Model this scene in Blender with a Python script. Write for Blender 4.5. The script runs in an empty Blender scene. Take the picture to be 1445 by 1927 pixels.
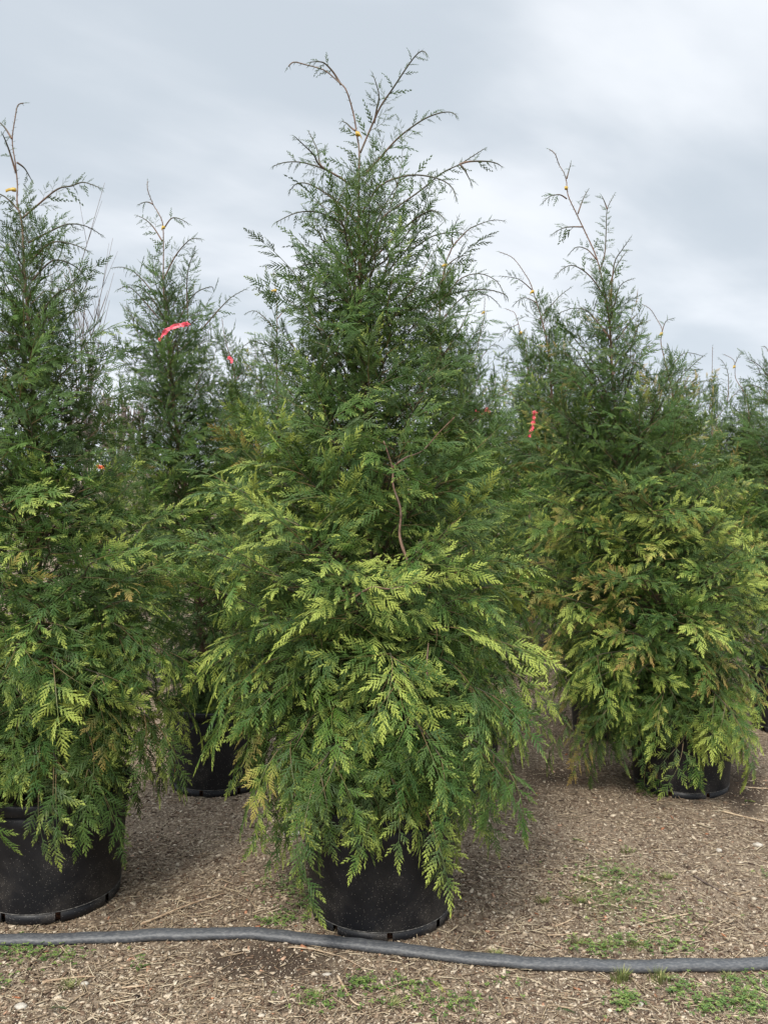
import bpy, math, random
import numpy as np
from mathutils import Vector, Matrix, noise as mnoise

# ------------------------------------------------------------------ camera, sky, sun, exposure
SC = bpy.context.scene
COL = SC.collection
F, CX, HY, H = 1600.0, 722.5, 935.0, 1.54          # focal length and horizon in photo pixels, eye height in metres

cam_d = bpy.data.cameras.new('camera')
cam = bpy.data.objects.new('camera', cam_d)
COL.objects.link(cam)
cam.location = (0, 0, H)
cam.rotation_euler = (math.radians(90), 0, 0)
cam_d.sensor_fit = 'VERTICAL'
cam_d.sensor_height = 36.0
cam_d.lens = 36.0 * F / 1927.0
cam_d.shift_y = -(963.5 - HY) / 1927.0
cam_d.clip_end = 2000
cam_d.clip_start = 0.05
SC.camera = cam

world = bpy.data.worlds.new('World')
SC.world = world
world.use_nodes = True
SUN_EL, SUN_AZ = math.radians(52), math.radians(200)   # azimuth clockwise from +Y: behind the camera, a little left


def N(nt, typ, **kw):
    n = nt.nodes.new(typ)
    for k, v in kw.items():
        setattr(n, k, v)
    return n


def build_world():
    nt = world.node_tree
    nt.nodes.clear()
    L = nt.links
    out = N(nt, 'ShaderNodeOutputWorld')
    bg = N(nt, 'ShaderNodeBackground')
    sky = N(nt, 'ShaderNodeTexSky', sky_type='NISHITA', sun_disc=False)
    sky.sun_elevation = SUN_EL
    sky.sun_rotation = SUN_AZ
    sky.air_density = 1.0
    sky.dust_density = 2.0
    sc = N(nt, 'ShaderNodeVectorMath', operation='SCALE')
    sc.inputs['Scale'].default_value = 0.09
    L.new(sky.outputs[0], sc.inputs[0])
    tc = N(nt, 'ShaderNodeTexCoord')
    sep = N(nt, 'ShaderNodeSeparateXYZ')
    L.new(tc.outputs['Generated'], sep.inputs[0])
    # cloud deck: direction projected on a horizontal sheet
    zz = N(nt, 'ShaderNodeMath', operation='MAXIMUM')
    L.new(sep.outputs['Z'], zz.inputs[0]); zz.inputs[1].default_value = 0.0
    za = N(nt, 'ShaderNodeMath', operation='ADD')
    L.new(zz.outputs[0], za.inputs[0]); za.inputs[1].default_value = 0.16
    dx = N(nt, 'ShaderNodeMath', operation='DIVIDE'); L.new(sep.outputs['X'], dx.inputs[0]); L.new(za.outputs[0], dx.inputs[1])
    dy = N(nt, 'ShaderNodeMath', operation='DIVIDE'); L.new(sep.outputs['Y'], dy.inputs[0]); L.new(za.outputs[0], dy.inputs[1])
    cb = N(nt, 'ShaderNodeCombineXYZ'); L.new(dx.outputs[0], cb.inputs[0]); L.new(dy.outputs[0], cb.inputs[1])
    mp = N(nt, 'ShaderNodeMapping'); mp.inputs['Rotation'].default_value = (0, 0, 0.8898)
    mp.inputs['Location'].default_value = (-3.717, 7.088, 0)
    L.new(cb.outputs[0], mp.inputs[0])
    n1 = N(nt, 'ShaderNodeTexNoise'); n1.inputs['Scale'].default_value = 0.75; n1.inputs['Detail'].default_value = 5
    n1.inputs['Roughness'].default_value = 0.47; n1.inputs['Distortion'].default_value = 0.5
    L.new(mp.outputs[0], n1.inputs['Vector'])
    n2 = N(nt, 'ShaderNodeTexNoise'); n2.inputs['Scale'].default_value = 2.6; n2.inputs['Detail'].default_value = 6
    n2.inputs['Roughness'].default_value = 0.5
    mp2 = N(nt, 'ShaderNodeMapping'); mp2.inputs['Scale'].default_value = (1.0, 0.45, 1)
    L.new(mp.outputs[0], mp2.inputs[0]); L.new(mp2.outputs[0], n2.inputs['Vector'])
    mx = N(nt, 'ShaderNodeMix'); mx.data_type = 'FLOAT'; mx.inputs[0].default_value = 0.36
    L.new(n1.outputs[0], mx.inputs[2]); L.new(n2.outputs[0], mx.inputs[3])
    cr = N(nt, 'ShaderNodeValToRGB')
    cr.color_ramp.interpolation = 'EASE'
    e = cr.color_ramp.elements
    e[0].position = 0.39; e[0].color = (0.262, 0.290, 0.320, 1)
    e[1].position = 0.63; e[1].color = (0.402, 0.418, 0.440, 1)
    L.new(mx.outputs[0], cr.inputs[0])
    # the deck is paler towards the horizon
    hz = N(nt, 'ShaderNodeMapRange'); hz.interpolation_type = 'SMOOTHSTEP'
    hz.inputs['From Min'].default_value = 0.0; hz.inputs['From Max'].default_value = 0.3
    hz.inputs['To Min'].default_value = 0.6; hz.inputs['To Max'].default_value = 0.0
    L.new(zz.outputs[0], hz.inputs['Value'])
    m2 = N(nt, 'ShaderNodeMix'); m2.data_type = 'RGBA'
    L.new(hz.outputs[0], m2.inputs[0]); L.new(cr.outputs[0], m2.inputs[6]); m2.inputs[7].default_value = (0.355, 0.382, 0.418, 1)
    # overcast decks brighten towards the zenith
    zr = N(nt, 'ShaderNodeMapRange')
    zr.inputs['From Min'].default_value = 0.5; zr.inputs['From Max'].default_value = 1.0
    zr.inputs['To Min'].default_value = 1.0; zr.inputs['To Max'].default_value = 2.6
    L.new(zz.outputs[0], zr.inputs['Value'])
    m3 = N(nt, 'ShaderNodeVectorMath', operation='SCALE')
    L.new(m2.outputs[2], m3.inputs[0]); L.new(zr.outputs[0], m3.inputs['Scale'])
    mix = N(nt, 'ShaderNodeMix'); mix.data_type = 'RGBA'; mix.inputs[0].default_value = 0.96
    L.new(sc.outputs[0], mix.inputs[6]); L.new(m3.outputs[0], mix.inputs[7])
    L.new(mix.outputs[2], bg.inputs[0]); bg.inputs[1].default_value = 1.0
    L.new(bg.outputs[0], out.inputs[0])


build_world()
sun_d = bpy.data.lights.new('sun', 'SUN')
sun_d.energy = 1.5
sun_d.angle = math.radians(10)
sun_d.color = (1.0, 0.95, 0.86)
sun = bpy.data.objects.new('sun', sun_d)
COL.objects.link(sun)
sdir = Vector((math.sin(SUN_AZ) * math.cos(SUN_EL), math.cos(SUN_AZ) * math.cos(SUN_EL), math.sin(SUN_EL)))
sun.rotation_euler = sdir.to_track_quat('Z', 'Y').to_euler()
vs = SC.view_settings
vs.view_transform = 'Standard'
vs.look = 'None'
vs.gamma = 1
vs.exposure = 1.27
vs.use_curve_mapping = False
SC.cycles.max_bounces = 8
SC.cycles.diffuse_bounces = 4
SC.cycles.transmission_bounces = 4


# ------------------------------------------------------------------ helpers
def P(px, py, z):
    return Vector(((px - CX) / F * z, z, H - (py - HY) / F * z))


def G(px, py):
    """the point of the flat ground seen at a photo pixel"""
    z = F * H / (py - HY)
    return Vector(((px - CX) / F * z, z, 0))


def tag(o, label=None, cat=None, group=None, kind=None):
    if label: o['label'] = label
    if cat: o['category'] = cat
    if group: o['group'] = group
    if kind: o['kind'] = kind
    return o


def empty(name, loc, rz=0):
    o = bpy.data.objects.new(name, None)
    COL.objects.link(o)
    o.location = loc
    o.rotation_euler = (0, 0, rz)
    o.empty_display_size = 0.1
    return o


class MB:
    def __init__(s):
        s.v = []; s.f = []; s.a = []; s.w = []

    def vert(s, p, a=0.0, w=0.0):
        s.v.append(tuple(p)); s.a.append(a); s.w.append(w)
        return len(s.v) - 1

    def tube(s, pts, rad, n=5, a=(0, 0), w=(1, 1), cap=True):
        k = len(pts)
        prev = None
        rings = []
        for i in range(k):
            t = (pts[min(i + 1, k - 1)] - pts[max(i - 1, 0)]).normalized()
            if prev is None:
                u = t.orthogonal().normalized()
            else:
                u = (prev - t * prev.dot(t))
                u = u.normalized() if u.length > 1e-6 else t.orthogonal().normalized()
            prev = u
            b = t.cross(u)
            fr = i / max(k - 1, 1)
            ring = []
            for j in range(n):
                an = 2 * math.pi * j / n
                ring.append(s.vert(pts[i] + (u * math.cos(an) + b * math.sin(an)) * rad[i], a[0] + (a[1] - a[0]) * fr, w[0] + (w[1] - w[0]) * fr))
            rings.append(ring)
        for i in range(k - 1):
            for j in range(n):
                j2 = (j + 1) % n
                s.f.append((rings[i][j], rings[i][j2], rings[i + 1][j2], rings[i + 1][j]))
        if cap:
            s.f.append(tuple(reversed(rings[0]))); s.f.append(tuple(rings[-1]))

    def mesh(s, name, mat, smooth=True):
        me = bpy.data.meshes.new(name)
        me.from_pydata(s.v, [], s.f)
        at = me.attributes.new('age', 'FLOAT', 'POINT'); at.data.foreach_set('value', s.a)
        at = me.attributes.new('wood', 'FLOAT', 'POINT'); at.data.foreach_set('value', s.w)
        me.materials.append(mat)
        if smooth:
            me.polygons.foreach_set('use_smooth', [True] * len(me.polygons))
        me.update()
        return me

    def build(s, name, mat, parent=None, smooth=True):
        o = bpy.data.objects.new(name, s.mesh(name, mat, smooth))
        COL.objects.link(o)
        if parent: o.parent = parent
        return o


def smooth_path(pts, m=4):
    out = []
    n = len(pts)
    for i in range(n - 1):
        p0, p1, p2, p3 = pts[max(i - 1, 0)], pts[i], pts[i + 1], pts[min(i + 2, n - 1)]
        for k in range(m):
            t = k / m
            out.append(0.5 * ((2 * p1) + (p2 - p0) * t + (2 * p0 - 5 * p1 + 4 * p2 - p3) * t * t + (3 * p1 - p0 - 3 * p2 + p3) * t ** 3))
    out.append(pts[-1].copy())
    return out


# ------------------------------------------------------------------ materials
def new_mat(name):
    m = bpy.data.materials.new(name)
    m.use_nodes = True
    nt = m.node_tree
    nt.nodes.clear()
    out = N(nt, 'ShaderNodeOutputMaterial')
    return m, nt, out


def rgbmix(nt, fac, a, b, blend='MIX'):
    n = N(nt, 'ShaderNodeMix'); n.data_type = 'RGBA'; n.blend_type = blend
    for i, v in ((0, fac), (6, a), (7, b)):
        if hasattr(v, 'is_output'):
            nt.links.new(v, n.inputs[i])
        elif isinstance(v, (int, float)):
            n.inputs[i].default_value = v
        else:
            n.inputs[i].default_value = (*v, 1)
    return n.outputs[2]


def maprange(nt, v, a, b, c=0.0, d=1.0, smooth=True):
    n = N(nt, 'ShaderNodeMapRange')
    if smooth: n.interpolation_type = 'SMOOTHSTEP'
    nt.links.new(v, n.inputs['Value'])
    n.inputs['From Min'].default_value = a; n.inputs['From Max'].default_value = b
    n.inputs['To Min'].default_value = c; n.inputs['To Max'].default_value = d
    return n.outputs[0]


def mth(nt, op, a, b=0.0):
    n = N(nt, 'ShaderNodeMath', operation=op)
    for i, v in ((0, a), (1, b)):
        if hasattr(v, 'is_output'): nt.links.new(v, n.inputs[i])
        else: n.inputs[i].default_value = v
    return n.outputs[0]


def attr(nt, name, typ='GEOMETRY'):
    n = N(nt, 'ShaderNodeAttribute', attribute_type=typ, attribute_name=name)
    return n.outputs['Fac']


def noise_tex(nt, scale, detail=4, rough=0.5, vec=None, dist=0.0):
    n = N(nt, 'ShaderNodeTexNoise')
    n.inputs['Scale'].default_value = scale; n.inputs['Detail'].default_value = detail
    n.inputs['Roughness'].default_value = rough; n.inputs['Distortion'].default_value = dist
    if vec is not None: nt.links.new(vec, n.inputs['Vector'])
    return n.outputs[0]


def foliage_material():
    m, nt, out = new_mat('cedar_foliage')
    age = attr(nt, 'age'); wood = attr(nt, 'wood')
    gold = attr(nt, 'gold', 'INSTANCER'); bronze = attr(nt, 'bronze', 'INSTANCER'); dull = attr(nt, 'dull', 'INSTANCER')
    rnd = N(nt, 'ShaderNodeObjectInfo').outputs['Random']
    tc = N(nt, 'ShaderNodeTexCoord').outputs['Object']
    nz = noise_tex(nt, 55, 2, 0.5, tc)
    green = rgbmix(nt, rnd, (0.034, 0.092, 0.018), (0.080, 0.155, 0.020))
    green = rgbmix(nt, maprange(nt, nz, 0.35, 0.7, 0, 0.5), green, (0.095, 0.170, 0.035))
    # blue-grey older or shaded-out sprays
    green = rgbmix(nt, dull, green, (0.052, 0.066, 0.034))
    a2 = mth(nt, 'ADD', age, mth(nt, 'MULTIPLY', mth(nt, 'SUBTRACT', gold, 0.5), 0.78))
    a2 = mth(nt, 'ADD', a2, mth(nt, 'MULTIPLY', mth(nt, 'SUBTRACT', nz, 0.5), 0.5))
    tip = maprange(nt, a2, 0.42, 1.08)
    col = rgbmix(nt, tip, green, (0.375, 0.445, 0.090))
    b2 = mth(nt, 'MULTIPLY', maprange(nt, age, 0.15, 0.9), bronze)
    col = rgbmix(nt, b2, col, (0.440, 0.300, 0.095))
    bark = rgbmix(nt, nz, (0.16, 0.085, 0.05), (0.30, 0.17, 0.10))
    col = rgbmix(nt, wood, col, bark)
    p = N(nt, 'ShaderNodeBsdfPrincipled')
    nt.links.new(col, p.inputs['Base Color'])
    p.inputs['Roughness'].default_value = 0.48
    p.inputs['Specular IOR Level'].default_value = 0.28
    tr = N(nt, 'ShaderNodeBsdfTranslucent')
    nt.links.new(rgbmix(nt, 0.25, col, (0.22, 0.34, 0.03)), tr.inputs[0])
    mx = N(nt, 'ShaderNodeMixShader'); mx.inputs[0].default_value = 0.12
    nt.links.new(p.outputs[0], mx.inputs[1]); nt.links.new(tr.outputs[0], mx.inputs[2])
    nt.links.new(mx.outputs[0], out.inputs[0])
    return m


def simple_mat(name, c1, c2, scale, rough=0.7, bump=0.3, bdist=0.002, detail=5, spec=0.5, stretch=None, lo=0.35, hi=0.65):
    m, nt, out = new_mat(name)
    vec = N(nt, 'ShaderNodeTexCoord').outputs['Object']
    if stretch:
        mp = N(nt, 'ShaderNodeMapping'); mp.inputs['Scale'].default_value = stretch
        nt.links.new(vec, mp.inputs[0]); vec = mp.outputs[0]
    nz = noise_tex(nt, scale, detail, 0.6, vec)
    col = rgbmix(nt, maprange(nt, nz, lo, hi), c1, c2)
    p = N(nt, 'ShaderNodeBsdfPrincipled')
    nt.links.new(col, p.inputs['Base Color'])
    p.inputs['Roughness'].default_value = rough
    p.inputs['Specular IOR Level'].default_value = spec
    if bump:
        b = N(nt, 'ShaderNodeBump'); b.inputs['Strength'].default_value = bump; b.inputs['Distance'].default_value = bdist
        nt.links.new(nz, b.inputs['Height']); nt.links.new(b.outputs[0], p.inputs['Normal'])
    nt.links.new(p.outputs[0], out.inputs[0])
    return m


def branch_material():
    m, nt, out = new_mat('branch_bark')
    age = attr(nt, 'age')
    vec = N(nt, 'ShaderNodeTexCoord').outputs['Object']
    nz = noise_tex(nt, 60, 4, 0.6, vec)
    bark = rgbmix(nt, maprange(nt, nz, 0.3, 0.7), (0.115, 0.068, 0.045), (0.27, 0.165, 0.115))
    bark = rgbmix(nt, maprange(nt, noise_tex(nt, 9, 3, 0.5, vec), 0.5, 0.75), bark, (0.22, 0.20, 0.165))
    green = rgbmix(nt, nz, (0.040, 0.052, 0.030), (0.095, 0.075, 0.045))
    col = rgbmix(nt, maprange(nt, age, 0.28, 0.6), bark, green)
    p = N(nt, 'ShaderNodeBsdfPrincipled')
    nt.links.new(col, p.inputs['Base Color']); p.inputs['Roughness'].default_value = 0.75
    b = N(nt, 'ShaderNodeBump'); b.inputs['Strength'].default_value = 0.5; b.inputs['Distance'].default_value = 0.002
    nt.links.new(nz, b.inputs['Height']); nt.links.new(b.outputs[0], p.inputs['Normal'])
    nt.links.new(p.outputs[0], out.inputs[0])
    return m


def pot_material():
    m, nt, out = new_mat('black_pot_plastic')
    tc = N(nt, 'ShaderNodeTexCoord').outputs['Object']
    geo = N(nt, 'ShaderNodeSeparateXYZ'); nt.links.new(tc, geo.inputs[0])
    zc = geo.outputs['Z']
    big = noise_tex(nt, 7, 5, 0.62, tc)
    # dried splash of soil grains: denser low down and in cloudy patches
    vor = N(nt, 'ShaderNodeTexVoronoi'); vor.inputs['Scale'].default_value = 210
    nt.links.new(tc, vor.inputs['Vector'])
    fine = noise_tex(nt, 330, 2, 0.5, tc)
    dot = maprange(nt, vor.outputs['Distance'], 0.30, 0.16)
    pick = N(nt, 'ShaderNodeTexWhiteNoise'); pick.noise_dimensions = '3D'
    nt.links.new(vor.outputs['Position'], pick.inputs['Vector'])
    low = maprange(nt, zc, 0.38, 0.05)
    keep = mth(nt, 'ADD', mth(nt, 'MULTIPLY', low, 0.26), maprange(nt, big, 0.45, 0.75, 0.0, 0.42))
    dots = mth(nt, 'MULTIPLY', dot, mth(nt, 'LESS_THAN', pick.outputs[0], keep))
    film = mth(nt, 'MULTIPLY', maprange(nt, big, 0.45, 0.8), maprange(nt, zc, 0.34, 0.0, 0.12, 0.85))
    film = mth(nt, 'MULTIPLY', film, maprange(nt, fine, 0.3, 0.7, 0.35, 1.0))
    col = rgbmix(nt, film, (0.0105, 0.0110, 0.0135), (0.115, 0.098, 0.080))
    col = rgbmix(nt, mth(nt, 'MULTIPLY', dots, 0.62), col, (0.30, 0.275, 0.245))
    p = N(nt, 'ShaderNodeBsdfPrincipled')
    nt.links.new(col, p.inputs['Base Color'])
    nt.links.new(maprange(nt, big, 0.3, 0.8, 0.42, 0.72), p.inputs['Roughness'])
    p.inputs['Specular IOR Level'].default_value = 0.35
    b = N(nt, 'ShaderNodeBump'); b.inputs['Strength'].default_value = 0.25; b.inputs['Distance'].default_value = 0.001
    nt.links.new(mth(nt, 'ADD', dots, fine), b.inputs['Height']); nt.links.new(b.outputs[0], p.inputs['Normal'])
    nt.links.new(p.outputs[0], out.inputs[0])
    return m


def ground_material():
    m, nt, out = new_mat('mulched_soil')
    tc = N(nt, 'ShaderNodeTexCoord').outputs['Object']
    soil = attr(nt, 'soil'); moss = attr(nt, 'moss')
    n1 = noise_tex(nt, 2.2, 5, 0.6, tc)
    n2 = noise_tex(nt, 60, 6, 0.7, tc)
    n3 = noise_tex(nt, 190, 3, 0.6, tc)
    vor = N(nt, 'ShaderNodeTexVoronoi'); vor.inputs['Scale'].default_value = 120
    mpv = N(nt, 'ShaderNodeMapping'); mpv.inputs['Scale'].default_value = (1, 0.6, 1); mpv.inputs['Rotation'].default_value = (0, 0, 0.6)
    nt.links.new(tc, mpv.inputs[0]); nt.links.new(mpv.outputs[0], vor.inputs['Vector'])
    base = rgbmix(nt, maprange(nt, n2, 0.36, 0.66), (0.050, 0.035, 0.026), (0.27, 0.20, 0.14))
    base = rgbmix(nt, maprange(nt, n1, 0.35, 0.68, 0.0, 0.45), base, (0.30, 0.235, 0.17))
    sepc = N(nt, 'ShaderNodeSeparateColor'); nt.links.new(vor.outputs['Color'], sepc.inputs[0])
    chipc = rgbmix(nt, sepc.outputs[0], (0.12, 0.085, 0.06), (0.48, 0.39, 0.28))
    base = rgbmix(nt, mth(nt, 'MULTIPLY', maprange(nt, sepc.outputs[1], 0.45, 0.75), 0.75), base, chipc)
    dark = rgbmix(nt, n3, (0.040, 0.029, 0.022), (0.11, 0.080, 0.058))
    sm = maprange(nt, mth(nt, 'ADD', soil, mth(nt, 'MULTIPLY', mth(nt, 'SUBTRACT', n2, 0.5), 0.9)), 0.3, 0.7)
    base = rgbmix(nt, sm, base, dark)  # darker soil, with painted tree shade near the pots
    mm = maprange(nt, mth(nt, 'ADD', moss, mth(nt, 'MULTIPLY', mth(nt, 'SUBTRACT', n2, 0.5), 0.9)), 0.35, 0.9, 0, 0.6)
    base = rgbmix(nt, mm, base, (0.125, 0.15, 0.05))
    p = N(nt, 'ShaderNodeBsdfPrincipled')
    nt.links.new(base, p.inputs['Base Color'])
    p.inputs['Roughness'].default_value = 0.95
    p.inputs['Specular IOR Level'].default_value = 0.15
    b = N(nt, 'ShaderNodeBump'); b.inputs['Strength'].default_value = 0.9; b.inputs['Distance'].default_value = 0.008
    hsum = mth(nt, 'ADD', n2, mth(nt, 'MULTIPLY', sepc.outputs[2], 0.5))
    nt.links.new(hsum, b.inputs['Height']); nt.links.new(b.outputs[0], p.inputs['Normal'])
    nt.links.new(p.outputs[0], out.inputs[0])
    return m


def tone_material(name, ramp, rough=0.8, spec=0.3, nscale=300):
    """colour picked per piece by the 'tone' attribute"""
    m, nt, out = new_mat(name)
    cr = N(nt, 'ShaderNodeValToRGB')
    els = cr.color_ramp.elements
    while len(els) < len(ramp): els.new(0.5)
    for e, (pos, c) in zip(els, ramp):
        e.position = pos; e.color = (*c, 1)
    nt.links.new(attr(nt, 'tone'), cr.inputs[0])
    nz = noise_tex(nt, nscale, 3, 0.6, N(nt, 'ShaderNodeTexCoord').outputs['Object'])
    sc = N(nt, 'ShaderNodeVectorMath', operation='SCALE')
    nt.links.new(cr.outputs[0], sc.inputs[0]); nt.links.new(maprange(nt, nz, 0.25, 0.75, 0.65, 1.25), sc.inputs['Scale'])
    p = N(nt, 'ShaderNodeBsdfPrincipled')
    nt.links.new(sc.outputs[0], p.inputs['Base Color']); p.inputs['Roughness'].default_value = rough
    p.inputs['Specular IOR Level'].default_value = spec
    nt.links.new(p.outputs[0], out.inputs[0])
    return m


M = {}
M['foliage'] = foliage_material()
M['branch'] = branch_material()
M['bark'] = simple_mat('trunk_bark', (0.10, 0.062, 0.043), (0.25, 0.17, 0.125), 22, 0.85, 0.8, 0.004, stretch=(1, 1, 0.25))
M['pot'] = pot_material()
M['rust'] = simple_mat('drain_hole_soil', (0.035, 0.018, 0.012), (0.16, 0.065, 0.03), 90, 0.9)
M['seam'] = simple_mat('dusty_seam', (0.03, 0.029, 0.028), (0.16, 0.15, 0.135), 70, 0.8, 0)
M['soil'] = simple_mat('potting_soil', (0.03, 0.02, 0.014), (0.12, 0.085, 0.06), 60, 0.95, 1.0, 0.01)
M['ground'] = ground_material()
M['pipe'] = simple_mat('dusty_black_pipe', (0.060, 0.064, 0.072), (0.135, 0.136, 0.138), 70, 0.5, 0.35, 0.002, 8, 0.45, stretch=(1, 2.5, 2.5), lo=0.38, hi=0.72)
M['pink'] = simple_mat('pink_ribbon_film', (0.74, 0.075, 0.115), (0.88, 0.16, 0.20), 30, 0.4, 0.2)
M['orange'] = simple_mat('orange_ribbon_film', (0.78, 0.13, 0.05), (0.85, 0.2, 0.08), 30, 0.4, 0.2)
M['yellow'] = simple_mat('yellow_tape', (0.42, 0.27, 0.03), (0.60, 0.40, 0.06), 60, 0.4, 0.2)
M['stick'] = simple_mat('dry_stick', (0.30, 0.20, 0.125), (0.56, 0.44, 0.30), 40, 0.85, 0.5, 0.001, stretch=(1, 1, 1))
M['darkstick'] = simple_mat('dark_stick', (0.06, 0.042, 0.035), (0.15, 0.11, 0.09), 50, 0.85, 0.5, 0.001)
M['stone'] = simple_mat('pale_stone', (0.34, 0.30, 0.25), (0.54, 0.50, 0.43), 45, 0.8, 0.4, 0.001)
M['barewood'] = simple_mat('bare_twigs', (0.13, 0.10, 0.085), (0.24, 0.20, 0.175), 30, 0.85, 0)
M['hill'] = simple_mat('winter_hillside', (0.16, 0.125, 0.10), (0.30, 0.235, 0.19), 0.35, 0.95, 0)
M['chips'] = tone_material('wood_chip_colours', [(0.0, (0.065, 0.040, 0.028)), (0.35, (0.22, 0.145, 0.095)), (0.62, (0.44, 0.345, 0.245)), (0.95, (0.64, 0.54, 0.41)), (1.0, (0.42, 0.15, 0.065))])
M['straw'] = tone_material('straw_colours', [(0.0, (0.17, 0.12, 0.08)), (0.5, (0.36, 0.27, 0.175)), (1.0, (0.56, 0.47, 0.33))])
M['grit'] = tone_material('grit_colours', [(0.0, (0.05, 0.038, 0.030)), (0.35, (0.18, 0.135, 0.10)), (0.6, (0.42, 0.34, 0.25)), (1.0, (0.66, 0.585, 0.47))])
M['weed'] = tone_material('clover_leaf', [(0.0, (0.06, 0.12, 0.028)), (0.6, (0.13, 0.21, 0.045)), (1.0, (0.26, 0.32, 0.09))], 0.5, 0.4)
M['grass'] = tone_material('grass_blade', [(0.0, (0.10, 0.14, 0.04)), (0.5, (0.20, 0.23, 0.07)), (1.0, (0.38, 0.33, 0.15))], 0.55, 0.4)


# ------------------------------------------------------------------ ground
def ground_z(x, y):
    d = math.hypot(x, y)
    k = 1.0 if d < 12 else max(0.0, 1 - (d - 12) / 12)
    z = 0.014 * mnoise.noise(Vector((x * 1.3, y * 1.3, 2.0))) + 0.006 * mnoise.noise(Vector((x * 6, y * 6, 5.0))) + 0.0035 * mnoise.noise(Vector((x * 19, y * 19, 1.0)))
    return z * k


# patches of the ground, in photo pixels: (px, py, radius x in px, radius y in px, strength)
DARK_SOIL_SHADE = [(500, 1815, 150, 40, 0.9), (650, 1840, 120, 25, 0.55), (900, 1640, 60, 90, 0.45), (960, 1870, 160, 20, 0.5), (1400, 1490, 60, 60, 0.8), (1060, 1460, 90, 30, 0.7),
             (1420, 1640, 60, 40, 0.3), (900, 1720, 60, 40, 0.4), (1420, 1740, 50, 30, 0.4)]  # dark soil; patches beside the pots also paint in the trees' shade
MOSSY = [(1150, 1680, 110, 90, 0.75), (1200, 1770, 130, 35, 0.6), (530, 1690, 60, 45, 0.35), (1380, 1870, 90, 50, 0.6), (760, 1890, 170, 30, 0.35), (60, 1800, 90, 25, 0.3), (600, 1900, 60, 25, 0.3)]


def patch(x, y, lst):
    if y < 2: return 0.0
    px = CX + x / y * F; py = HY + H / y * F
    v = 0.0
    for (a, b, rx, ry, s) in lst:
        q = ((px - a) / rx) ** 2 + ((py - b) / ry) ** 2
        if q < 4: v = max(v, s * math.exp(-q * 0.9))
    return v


def build_ground():
    def steps(a, b, fine, grow):
        out = [a]; s = fine
        while out[-1] < b:
            out.append(out[-1] + s); s *= grow
        return out
    xs = [i * 0.025 for i in range(-100, 101)]
    ext = steps(2.5, 900, 0.06, 1.22)[1:]
    xs = [-e for e in reversed(ext)] + xs + ext
    ys = [2.0 + i * 0.025 for i in range(0, 180)]
    ys = [-e for e in reversed(steps(0.0, 300, 0.3, 1.4)[1:])] + [0.0, 0.5, 1.0, 1.5] + ys + [6.5 + e for e in steps(0, 1200, 0.08, 1.2)]
    nx, ny = len(xs), len(ys)
    v = [(x, y, ground_z(x, y)) for y in ys for x in xs]
    f = [(j * nx + i, j * nx + i + 1, (j + 1) * nx + i + 1, (j + 1) * nx + i) for j in range(ny - 1) for i in range(nx - 1)]
    me = bpy.data.meshes.new('ground')
    me.from_pydata(v, [], f)
    for nm, lst in (('soil', DARK_SOIL_SHADE), ('moss', MOSSY)):
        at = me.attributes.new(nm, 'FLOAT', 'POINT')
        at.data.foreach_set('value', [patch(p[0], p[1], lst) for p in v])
    me.materials.append(M['ground'])
    me.polygons.foreach_set('use_smooth', [True] * len(f))
    o = bpy.data.objects.new('ground', me)
    COL.objects.link(o)
    tag(o, kind='structure')


build_ground()


def build_hill():
    rng = random.Random(5)
    b = MB()
    prev = None
    for i in range(61):
        x = -90 + i * 3
        h = 3.6 + 1.2 * mnoise.noise(Vector((x * 0.05, 0, 3))) + 0.5 * rng.random()
        ring = [b.vert((x, 62, -0.3)), b.vert((x, 66, h * 0.6)), b.vert((x, 74, h)), b.vert((x, 95, h * 0.9)), b.vert((x, 120, -0.3))]
        if prev:
            for k in range(4): b.f.append((prev[k], ring[k], ring[k + 1], prev[k + 1]))
        prev = ring
    tag(b.build('hill', M['hill']), kind='structure')


build_hill()


# ------------------------------------------------------------------ cedar spray meshes (shared by all the trees)
def blade(b, p, d, n, ln, wd, a0, a1, ridge=True):
    s = d.cross(n)
    m = p + d * (ln * 0.45)
    v0 = b.vert(p - s * wd * 0.18, a0); v1 = b.vert(m - s * wd * 0.5, (a0 + a1) / 2); v2 = b.vert(p + d * ln - n * ln * 0.12, a1)
    v3 = b.vert(m + s * wd * 0.5, (a0 + a1) / 2)
    if ridge:
        c = b.vert(m + n * wd * 0.28, (a0 + a1) / 2)
        b.f += [(v0, c, v1), (v1, c, v2), (v2, c, v3), (v3, c, v0)]
    else:
        b.f += [(v0, v2, v1), (v0, v3, v2)]


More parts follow.
